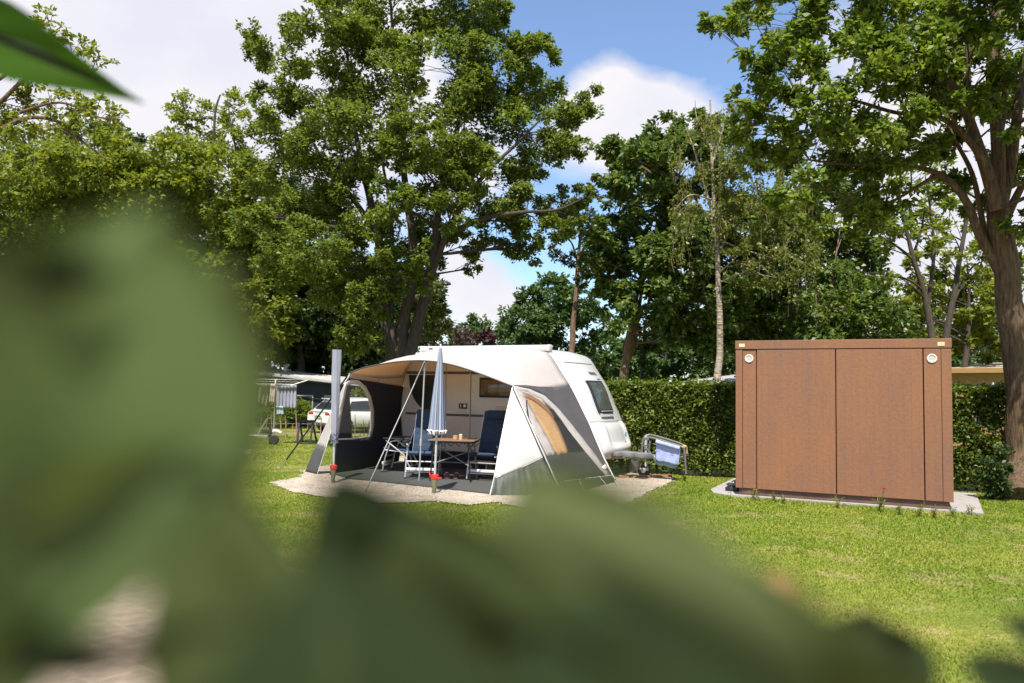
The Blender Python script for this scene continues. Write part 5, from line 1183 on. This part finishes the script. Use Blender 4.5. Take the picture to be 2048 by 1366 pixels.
towel('hanging_cloth', 'small pale blue cloth below the grey-blue towel on the dryer', [DP(553, 812, -.85), DP(567, 813, -.85), DP(567, 829, -.85), DP(553, 828, -.85)], M('pale_blue_cloth', (.42, .50, .58), .9), .0, .01)
for n_ in ('hanging_sheet', 'hanging_shirt', 'hanging_towel', 'hanging_cloth'): bpy.data.objects[n_]['category'] = 'laundry'
# ------------------------------------------------ trailer drawbar of the pitch on the left
tg = gnd(548, 889); tr_ = thing('trailer', 'grey trailer drawbar with jockey wheel standing on grass left of the tent', 'trailer', tg)
def TP(px, py, dy=0): return at(px, py, tg.y + dy) - tg
m = MB()
p0, p1 = TP(480, 871), TP(536, 873); m.box((p0 + p1) / 2, ((p1 - p0).length, .10, .08), bev=.01); m.tube([TP(380, 868, 1.2), TP(520, 872)], .04, 6); m.tube([TP(380, 868, -.6), TP(520, 872)], .04, 6)
m.build('drawbar', galv, tr_)
m = MB(); m.tube([TP(533, 866), TP(552, 862), TP(563, 866)], [.07, .06, .045], 8); m.build('coupling', ubw, tr_)
m = MB(); m.tube([TP(516, 870), TP(522, 858), TP(528, 848), TP(533, 838)], [.035, .03, .02, .016], 6); m.build('hand_brake', galv, tr_)
m = MB(); m.tube([TP(540, 890), TP(540, 852)], .035, 8); m.box(TP(535, 863), (.3, .16, .12), bev=.02); js = m.build('jockey_stand', black_pl, tr_)
m = MB(); m.lathe([(.03, -.05), (.11, -.05), (.135, -.03), (.135, .03), (.11, .05), (.03, .05)], n=18); t = m.build('jockey_wheel', rubber, js); mt = Matrix.Rotation(R(90), 4, 'X'); mt.translation = TP(549, 889) + Vector((0, -.05, .135)); t.matrix_local = mt
m = MB(); p = TP(380, 850, .3); m.box(p + Vector((-.3, 0, .1)), (1.9, 1.4, .5), bev=.05); m.build('trailer_box', M('trailer_panel', (.3, .29, .27), .5), tr_)
wheel(tr_, (TP(380, 890).x - .5, -.55, .3), .3, .18)
# folding stand
sg = gnd(612, 885); st = thing('folding_stand', 'small folding stand with grey legs and black top in front of the fence', 'stand', sg)
def SP(px, py, dy=0): return at(px, py, sg.y + dy) - sg
for a, b, dy in (((599, 845), (594, 886), 0), ((626, 845), (620, 886), 0), ((600, 845), (606, 884), .35), ((625, 845), (633, 882), .35)):
    m = MB(); m.tube([SP(*a, dy), SP(b[0], b[1], dy) * 1.0], .03, 6); m.build('leg', grey_tube if dy == 0 else black_metal, st)
m = MB(); q = SP(613, 842, .17); m.box(q, (.52, .4, .05), bev=.012); m.build('top', black_pl, st)
m = MB(); m.tube([SP(595, 880), SP(621, 880)], .014, 5); m.tube([SP(597, 862), SP(623, 862)], .012, 5); m.build('crossbar', grey_tube, st)
# ------------------------------------------------ far buildings
def low_building(name, label, a, b, h0, h1, depth, roofm, wallm, over=.3, fascia=.16):
    a, b = Vector(a), Vector(b); d = (b - a); L = d.length; rz = math.atan2(d.y, d.x); c = thing(name, label, 'building', a, rz)
    m = MB(); m.box((L / 2, depth / 2, h0 / 2), (L, depth, h0)); m.build('wall', wallm, c, smooth=False)
    m = MB(); m.prism([(-over, -over, h0), (-over, depth + over, h1), (-over, depth + over, h1 + .08), (-over, -over, h0 + .08)], (L + 2 * over, 0, 0)); m.build('roof', roofm, c, smooth=False)
    m = MB(); m.box((L / 2, -over - .016, h0 + .01), (L + 2 * over, .03, fascia)); m.build('fascia', wallm if fascia > .1 else roofm, c, smooth=False)
    return c, L
roof_grey = M('grey_bitumen_roof', (.30, .27, .24), .85, var=.2, scale=3); wall_dark = M('dark_stained_boards', (.018, .02, .022), .7)
A_ = at(470, 800, 39.5); B_ = at(720, 800, 37.8); A_.z = B_.z = -.3; d_ = B_ - A_; L = d_.length
c = thing('holiday_chalet', 'long low dark chalet with pale grey sloping roof behind the rotary dryer', 'building', A_, math.atan2(d_.y, d_.x))
hl, hr = 2.62, 1.98
m = MB(); m.prism([(0, 0, 0), (L, 0, 0), (L, 0, hr), (0, 0, hl)], (0, 4, 0)); m.build('wall', wall_dark, c, smooth=False)
m = MB(); m.prism([(-.4, -.5, hl + .02), (L + .4, -.5, hr), (L + .4, -.5, hr + .09), (-.4, -.5, hl + .13)], (0, 2.2, .16)); m.prism([(-.4, 1.7, hl + .18), (L + .4, 1.7, hr + .16), (L + .4, 1.7, hr + .25), (-.4, 1.7, hl + .29)], (0, 2.7, -.15)); m.build('roof', M('pale_grey_roof', (.42, .39, .35), .85, var=.2, scale=3), c, smooth=False)
m = MB(); m.tube([(-.4, -.56, hl), (L + .4, -.56, hr - .02)], .05, 6); m.build('gutter', M('gutter_grey', (.2, .2, .19), .5), c)
for i in range(3):
    m = MB(); m.box((L * (.35 + .22 * i), -.012, 1.1), (.9, .03, .8), bev=.01); w_ = m.build('window', M('pale_frame', (.35, .35, .33), .5) if i == 0 else bpy.data.materials['pale_frame'], c); m = MB(); m.box((L * (.35 + .22 * i), -.03, 1.1), (.78, .01, .68)); m.build('pane', glass_dark, w_)
m = MB(); m.lathe([(.1, 0), (.1, .35), (.2, .4), (.14, .52), (.02, .56)], n=12); q = m.build('roof_vent', ubw, c); q.location = (L * .30, 1.2, 2.5)
A_ = at(1375, 780, 30); B_ = at(1500, 780, 28); A_.z = B_.z = 0
low_building('shed', 'dark low shed behind the hedge beside the birch trunk', A_, B_, 1.95, 2.3, 3, M('pale_felt_roof', (.34, .33, .32), .8), wall_dark, .2)
A_ = at(1895, 780, 27); B_ = at(2060, 780, 25); A_.z = B_.z = 0
yw = M('yellow_boards', (.42, .25, .10), .7, var=.1, scale=3, stretch=(1, 1, 14))
c, L = low_building('wooden_chalet', 'yellow-brown boarded chalet behind the hedge near the big oak trunk', A_, B_, 2.5, 2.85, 4, M('tan_roof', (.42, .33, .22), .8), yw, .25)
m = MB(); m.box((L * .5, -.012, 1.2), (.8, .03, 1.0), bev=.01); w_ = m.build('window', bpy.data.materials['pale_frame'], c); m = MB(); m.box((L * .5, -.03, 1.2), (.66, .01, .86)); m.build('pane', glass_dark, w_)
p = at(1986, 785, 24.5); p.z = 0; u3 = thing('parasol', 'small closed blue and white parasol behind the hedge near the yellow chalet', 'parasol', p)
m = MB(); m.tube([(0, 0, 0), (0, 0, 2.1)], .018, 6); m.build('pole', galv, u3)
m = MB(); n = 32; rows = [[((.02 + .17 * t) * (1 - .3 * (.5 - .5 * math.cos(8 * 2 * PI * k / n))) * math.cos(2 * PI * k / n), (.02 + .17 * t) * (1 - .3 * (.5 - .5 * math.cos(8 * 2 * PI * k / n))) * math.sin(2 * PI * k / n), 2.1 - .75 * t) for k in range(n)] for t in [i / 8 for i in range(9)]]
m.v = [p for r in rows for p in r]
for i in range(8):
    for k in range(n): m.f.append([i * n + k, i * n + (k + 1) % n, (i + 1) * n + (k + 1) % n, (i + 1) * n + k]); m.m.append((k // 2) % 2)
m.build('canopy', [ub1, ubw], u3)
# ------------------------------------------------ edging, weeds, flowers
m = MB(); e0 = gnd(1238, 957); e1 = gnd(1345, 955); d = e1 - e0; Ln = d.length; d.normalize(); k = int(Ln / .22); rz = math.atan2(d.y, d.x)
for j in range(2):
    for i in range(k): m.box(d * (i * .22 + .1 + .05 * j) + Vector((-d.y, d.x, 0)) * (.115 * j) + Vector((0, 0, .02)), (.205, .10, .06), Matrix.Rotation(rz, 3, 'Z'), .008)
eb = tag(m.build('brick_edging', M('red_brown_brick', (.30, .15, .08), .85, var=.3, scale=9)), kind='structure'); eb.location = e0
m = MB(); q = gnd(1380, 949); m.box((0, 0, .05), (.34, .2, .10), bev=.01); o = tag(m.build('concrete_block', concrete), 'grey concrete block at the foot of the hedge', 'block'); o.location = q; o.rotation_euler = (0, 0, R(-20))
def weed(name, label, loc, h, seed, flower=None, n=5, leafm=None):
    rn = random.Random(seed); c = thing(name, label, 'plant', loc, 0, 'weeds along the cabin base' if not flower else None); m = MB(); V = []; rng = np.random.default_rng(seed); tips = []
    for i in range(n):
        a = rn.uniform(0, 6.28); l = h * rn.uniform(.6, 1); P = bez((rn.uniform(-.04, .04), rn.uniform(-.03, .03), -.02), (0, 0, l * .6), (math.cos(a) * l * .35, math.sin(a) * l * .2, l), 5); m.tube(P, .003, 4); tips.append(P[-1])
        A = np.array([p for p in P[1:] for _ in range(5)]); V.append(leaf_quads(A[::3], .07, rng, None, -.6, .14))
    m.build('stem', bpy.data.materials['maple_leaf'], c, fixn=False); np_mesh('foliage', np.concatenate(V), 4, leafm or yel_leaf, c)
    if flower:
        for tp in tips[:flower[1]]:
            m = MB()
            for k in range(5):
                a = k * 2 * PI / 5; m.add([tp, tp + Vector((math.cos(a - .5) * .028, math.sin(a - .5) * .028, .022)), tp + Vector((math.cos(a) * .04, math.sin(a) * .04, .014)), tp + Vector((math.cos(a + .5) * .028, math.sin(a + .5) * .028, .022))], [(0, 1, 2, 3)])
            m.build('blossom', flower[0], c, smooth=False)
    return c
wd = [(1506, 1000, .16), (1548, 1004, .12), (1566, 1008, .10), (1676, 1016, .14), (1760, 1024, .18), (1800, 1030, .13), (1840, 1034, .16), (1868, 1036, .14), (1905, 1034, .12), (1940, 1030, .12)]
for i, (px, py, h) in enumerate(wd):
    weed('weed', ['tallest weed clump at the left end of the cabin base', 'small weed at the cabin base left of centre', 'smallest weed beside another at the cabin base', 'weed under the middle seam of the cabin', 'bushy weed under the poppy at the cabin base', 'weed between poppy and right door seam', 'grassy weed under the right door seam', 'weed with curled stems at the cabin right end', 'weed at the right front corner of the cabin', 'weed on the slab edge right of the cabin'][i], gnd(px, py), h, 80 + i, n=6)
poppy = M('poppy_red', (.55, .03, .015), .6, trans=.25); orange = M('poppy_orange', (.55, .16, .03), .6, trans=.25)
weed('poppy', 'single red poppy on a long stem before the cabin front', gnd(1766, 1026) + Vector((-.02, 0, 0)), .42, 95, (poppy, 1), 1, olive_leaf)
weed('poppy', 'small orange poppy at the left end of the cabin base', gnd(1516, 1002), .16, 96, (orange, 1), 2, olive_leaf)
weed('seed_stalk', 'thin pale seed stalk left of the cabin corner', gnd(1462, 1000), .27, 97, (ubw, 1), 1, olive_leaf)
weed('daisy', 'single white daisy in the grass beside the gravel tip', gnd(1264, 1019), .04, 98, (ubw, 1), 1, olive_leaf)

# ------------------------------------------------ blurred foreground leaves
def big_leaf(base, tip, width, face, curl=.1, n=16, w=10, shape=.62, fold=.12, wav=.7, rnd=.55):
    """real leaf blade; face = direction the visible side points to"""
    B, T = Vector(base), Vector(tip); ax = (T - B); L = ax.length; ax.normalize(); f = Vector(face); f = (f - ax * f.dot(ax)).normalized(); s = ax.cross(f)
    rows = []
    for i in range(n + 1):
        t = i / n; hw = width * .5 * (math.sin(PI * t ** shape) ** rnd if 0 < t < 1 else .012); row = []
        for j in range(w + 1):
            q = j / w * 2 - 1; p = B + ax * (L * t) + s * (hw * q) + f * (abs(q) * hw * fold * 2 - curl * L * (t - .5) ** 2 * 2 + .03 * L * wav * math.sin(q * 5 + t * 9)); row.append(p)
        rows.append(row)
    return rows, (B, T)
def sprig(name, label, leaves, stempts, root_at):
    c = thing(name, label, 'shrub', root_at)
    for rows, mat in leaves:
        m = MB(); m.grid([[p - root_at for p in r] for r in rows]); m.build('leaf', mat, c, ang=80, fixn=False)
    m = MB()
    for pts in stempts: m.tube([Vector(p) - root_at for p in pts], .003, 6)
    m.build('twig', bark_dark, c); return c
UN = (0, -1, -.62)   # undersides, turned a little to the ground
def LF(b, t, w, mat, face=UN, **k):
    B = at(*b); T = at(*t); dd = (b[2] + t[2]) / 2; return big_leaf(B, T, w / F * dd, face, **k)[0], mat
ra = Vector((-.25, .32, 0))
ls = [LF((-110, 1480, .20), (330, 410, .185), 640, fore_leaf, (.15, -1, -.55), curl=.10, shape=1.45, rnd=.8),
      LF((200, 1120, .24), (470, 545, .21), 400, fore_lit, (.55, -.8, -.1), shape=.9, rnd=.7),
      LF((-160, 515, .182), (225, 560, .18), 160, fore_dark, (0, -1, -.9)),
      LF((-150, 1150, .2), (420, 940, .19), 300, fore_leaf, (0, -1, -.5), shape=1.2),
      LF((-80, 1330, .20), (460, 1270, .19), 120, fore_dark, UN, shape=.9, rnd=.8), LF((-260, 1480, .2), (150, 1240, .2), 240, fore_leaf, UN)]
sprig('leafy_shrub', 'huge blurred dull green leaves close up along the left edge', ls, [[ra, (-.2, .30, .9), at(-100, 1560, .24), at(-110, 1480, .20)], [(-.2, .30, .9), at(-250, 800, .24), at(-160, 515, .182)], [(-.2, .30, .9), at(-300, 1200, .22), at(-150, 1150, .2)], [at(-100, 1560, .24), at(-60, 1380, .22)], [at(-300, 1200, .24), at(200, 1120, .24)]], ra)
rb_ = Vector((.05, .3, 0))
ls = [LF((600, 1720, .19), (440, 960, .19), 500, fore_mid, (-.3, -1, -.5), shape=.8),
      LF((1050, 1500, .215), (640, 945, .21), 420, fore_dark, (0, -1, -.7), shape=.85),
      LF((1250, 1750, .2), (800, 1010, .2), 560, fore_mid, (-.1, -1, -.6), shape=.8),
      LF((1560, 1680, .2), (1040, 935, .2), 560, fore_lit, (0, -1, -.40), shape=.8),
      LF((2000, 1680, .22), (1150, 1040, .21), 390, fore_mid, (-.1, -1, -.5), shape=.85),
      LF((760, 1950, .17), (660, 1120, .175), 720, fore_dark, (0, -1, -.8), shape=.8, rnd=.7, wav=.2),
      LF((1350, 1950, .17), (1180, 1190, .175), 800, fore_dark, (0, -1, -.8), shape=.8, rnd=.7, wav=.2),
      LF((1230, 1160, .24), (1070, 950, .22), 170, fore_dark, (0, -1, -.5), shape=.6),
      LF((1700, 1750, .18), (1000, 1250, .18), 420, fore_mid, (0, -1, -.8))]
sprig('leafy_shrub', 'huge blurred dark olive leaves close up along the bottom edge', ls, [[rb_, (.06, .28, .8), at(1300, 1800, .22), at(1050, 1500, .215), at(1230, 1160, .24)], [at(1300, 1800, .22), at(2010, 1620, .22)], [at(1300, 1800, .22), at(1250, 1750, .2)], [at(1300, 1800, .22), at(640, 1700, .19)], [at(1300, 1800, .22), at(1560, 1680, .2)], [at(640, 1700, .19), at(800, 1800, .17)], [at(1300, 1800, .22), at(1700, 1750, .18)]], rb_)
rc = Vector((.24, .42, 0))
ls = [LF((1650, 1330, 0.374), (1760, 1230, 0.374), 110, fore_dark, (0, -1, .2)), LF((1830, 1330, 0.374), (1690, 1240, 0.374), 100, fore_dark, (.2, -1, -.3)), LF((2080, 1400, 0.340), (1930, 1320, 0.340), 120, fore_dark, (0, -1, .2)), LF((2100, 1290, 0.408), (2010, 1236, 0.408), 60, fore_dark, (0, -1, .2)), LF((1780, 1390, 0.340), (1860, 1290, 0.340), 120, fore_dark, (0, -1, .1))]
sp3 = sprig('low_shoot', 'blurred small dark green shoot near the bottom right corner', ls, [[rc, at(1760, 1700, 0.381), at(1740, 1380, 0.374), at(1700, 1290, 0.374)], [at(1740, 1400, 0.374), at(1830, 1330, 0.374)], [at(1760, 1600, 0.374), at(2000, 1450, 0.340), at(2080, 1400, 0.340)], [at(2000, 1450, 0.340), at(2100, 1290, 0.408)]], rc)
m = MB(); q = at(1560, 1210, 0.340) - rc; m.lathe([(.003, -.014), (.008, -.008), (.010, 0), (.008, .01), (.003, .014)], q, 12); m.build('bud', M('brown_bud', (.30, .17, .05), .7), sp3)
m = MB(); m.tube([at(1740, 1400, 0.374) - rc, at(1620, 1300, 0.354) - rc, q], .0025, 6); m.build('bud_stalk', bark_dark, sp3)
rd = at(-260, -60, 1.0)
ls = [LF((-90, 30, .95), (266, 200, .92), 150, fore_bright, (.1, -1, -.3), shape=.55, curl=.16, fold=.2, rnd=1.1, wav=.2), LF((-60, 50, .89), (225, 172, .88), 22, fore_dark, (.1, -1, -.2), shape=.7)]
o = sprig('overhanging_twig', 'single bright green blurred leaf hanging in the top left corner', ls, [[rd, at(-180, 20, .98), at(-70, 70, .95)], [at(-180, 20, .98), at(-60, 50, .89)]], rd); o['category'] = 'twig'

# ================================================================= LIGHT, SKY, CAMERA
SUN = Vector((-.08, -.50, .87)).normalized()   # towards the sun
el = math.asin(SUN.z); az = math.atan2(SUN.x, SUN.y)
sd = bpy.data.lights.new('sun', 'SUN'); sd.energy = 4.7; sd.angle = R(.5); sd.color = (1, .95, .87)
so_ = bpy.data.objects.new('sun', sd); COL.objects.link(so_); so_.rotation_euler = SUN.to_track_quat('Z', 'Y').to_euler(); so_.location = (0, 0, 30)
w = bpy.data.worlds.new('World'); SC.world = w; w.use_nodes = True; nt = w.node_tree; L = nt.links; bg = nt.nodes['Background']; bg.inputs[1].default_value = .074
sky = nt.nodes.new('ShaderNodeTexSky'); sky.sky_type = 'NISHITA'; sky.sun_disc = False; sky.sun_elevation = el; sky.sun_rotation = az; sky.air_density = 1.0; sky.dust_density = .4; sky.ozone_density = 1.2
tc = nt.nodes.new('ShaderNodeTexCoord')
mp = nt.nodes.new('ShaderNodeMapping'); mp.inputs['Scale'].default_value = (1, 1, 1.7); L.new(tc.outputs['Generated'], mp.inputs[0])
ns = nt.nodes.new('ShaderNodeTexNoise'); ns.inputs['Scale'].default_value = 3.4; ns.inputs['Detail'].default_value = 8; ns.inputs['Roughness'].default_value = .56; ns.inputs['Distortion'].default_value = .25; L.new(mp.outputs[0], ns.inputs['Vector'])
def math_n(op, a, b=None, clamp=False):
    n = nt.nodes.new('ShaderNodeMath'); n.operation = op; n.use_clamp = clamp
    for i, v in enumerate((a, b)):
        if v is None: continue
        if isinstance(v, (int, float)): n.inputs[i].default_value = v
        else: L.new(v, n.inputs[i])
    return n.outputs[0]
def blob(px, py, rpx, amp):   # a broad cloud bank (+) or clear patch (-) in a fixed compass direction
    d = ray(px, py).normalized(); n = nt.nodes.new('ShaderNodeVectorMath'); n.operation = 'DOT_PRODUCT'; L.new(tc.outputs['Generated'], n.inputs[0]); n.inputs[1].default_value = d
    c = math.cos(rpx / F); mr = nt.nodes.new('ShaderNodeMapRange'); mr.interpolation_type = 'SMOOTHSTEP'; mr.inputs[1].default_value = c; mr.inputs[2].default_value = 1; mr.inputs[3].default_value = 0; mr.inputs[4].default_value = amp; L.new(n.outputs['Value'], mr.inputs[0]); return mr.outputs[0]
cv_ = ns.outputs[0]
for b in ((1290, 150, 220, .36), (1190, 250, 130, .14), (1090, 40, 260, -.30), (1440, 60, 190, -.34), (1380, 10, 170, -.24), (380, 100, 620, .27), (300, 60, 300, .12), (1140, 430, 210, -.24), (1050, 480, 150, -.12), (960, 560, 120, .16), (960, 610, 160, .12), (1900, 500, 400, .2)):
    cv_ = math_n('ADD', cv_, blob(*b))
rp = nt.nodes.new('ShaderNodeValToRGB'); e = rp.color_ramp.elements; e[0].position = .42; e[0].color = (0, 0, 0, 1); e[1].position = .66; e[1].color = (1, 1, 1, 1); L.new(cv_, rp.inputs[0])
haze_f = math_n('MAXIMUM', rp.outputs[0], .06)
n2 = nt.nodes.new('ShaderNodeTexNoise'); n2.inputs['Scale'].default_value = 5; n2.inputs['Detail'].default_value = 6; L.new(mp.outputs[0], n2.inputs['Vector'])
cr_ = nt.nodes.new('ShaderNodeValToRGB'); e = cr_.color_ramp.elements; e[0].position = .35; e[0].color = (6.6, 6.7, 7.6, 1); e[1].position = .62; e[1].color = (7.8, 7.6, 7.9, 1); L.new(n2.outputs[0], cr_.inputs[0])
mx = nt.nodes.new('ShaderNodeMix'); mx.data_type = 'RGBA'; L.new(haze_f, mx.inputs[0]); tint = nt.nodes.new('ShaderNodeMix'); tint.data_type = 'RGBA'; tint.blend_type = 'MULTIPLY'; tint.inputs[0].default_value = 1; L.new(sky.outputs[0], tint.inputs[6]); tint.inputs[7].default_value = (1.3, 1.5, 1.72, 1); L.new(tint.outputs[2], mx.inputs[6]); L.new(cr_.outputs[0], mx.inputs[7]); L.new(mx.outputs[2], bg.inputs[0])

cam = bpy.data.cameras.new('camera'); cam.lens = 28; cam.sensor_width = 36; cam.clip_end = 4000; cam.clip_start = .02
cam.dof.use_dof = True; cam.dof.focus_distance = 13.5; cam.dof.aperture_fstop = 2.2; cam.dof.aperture_blades = 0
co = bpy.data.objects.new('camera', cam); COL.objects.link(co); co.location = (0, 0, EYE)
co.matrix_world = Matrix.Translation((0, 0, EYE)) @ Matrix.Rotation(R(90) + PITCH, 4, 'X') @ Matrix.Rotation(ROLL, 4, 'Z')
SC.camera = co
SC.view_settings.view_transform = 'Standard'; SC.view_settings.look = 'None'; SC.view_settings.exposure = .75; SC.view_settings.gamma = 1
SC.render.engine = 'CYCLES'; cy = SC.cycles
cy.max_bounces = 7; cy.diffuse_bounces = 3; cy.glossy_bounces = 2; cy.transmission_bounces = 4; cy.transparent_max_bounces = 8; cy.sample_clamp_indirect = 6
cy.use_denoising = True; cy.caustics_reflective = False; cy.caustics_refractive = False
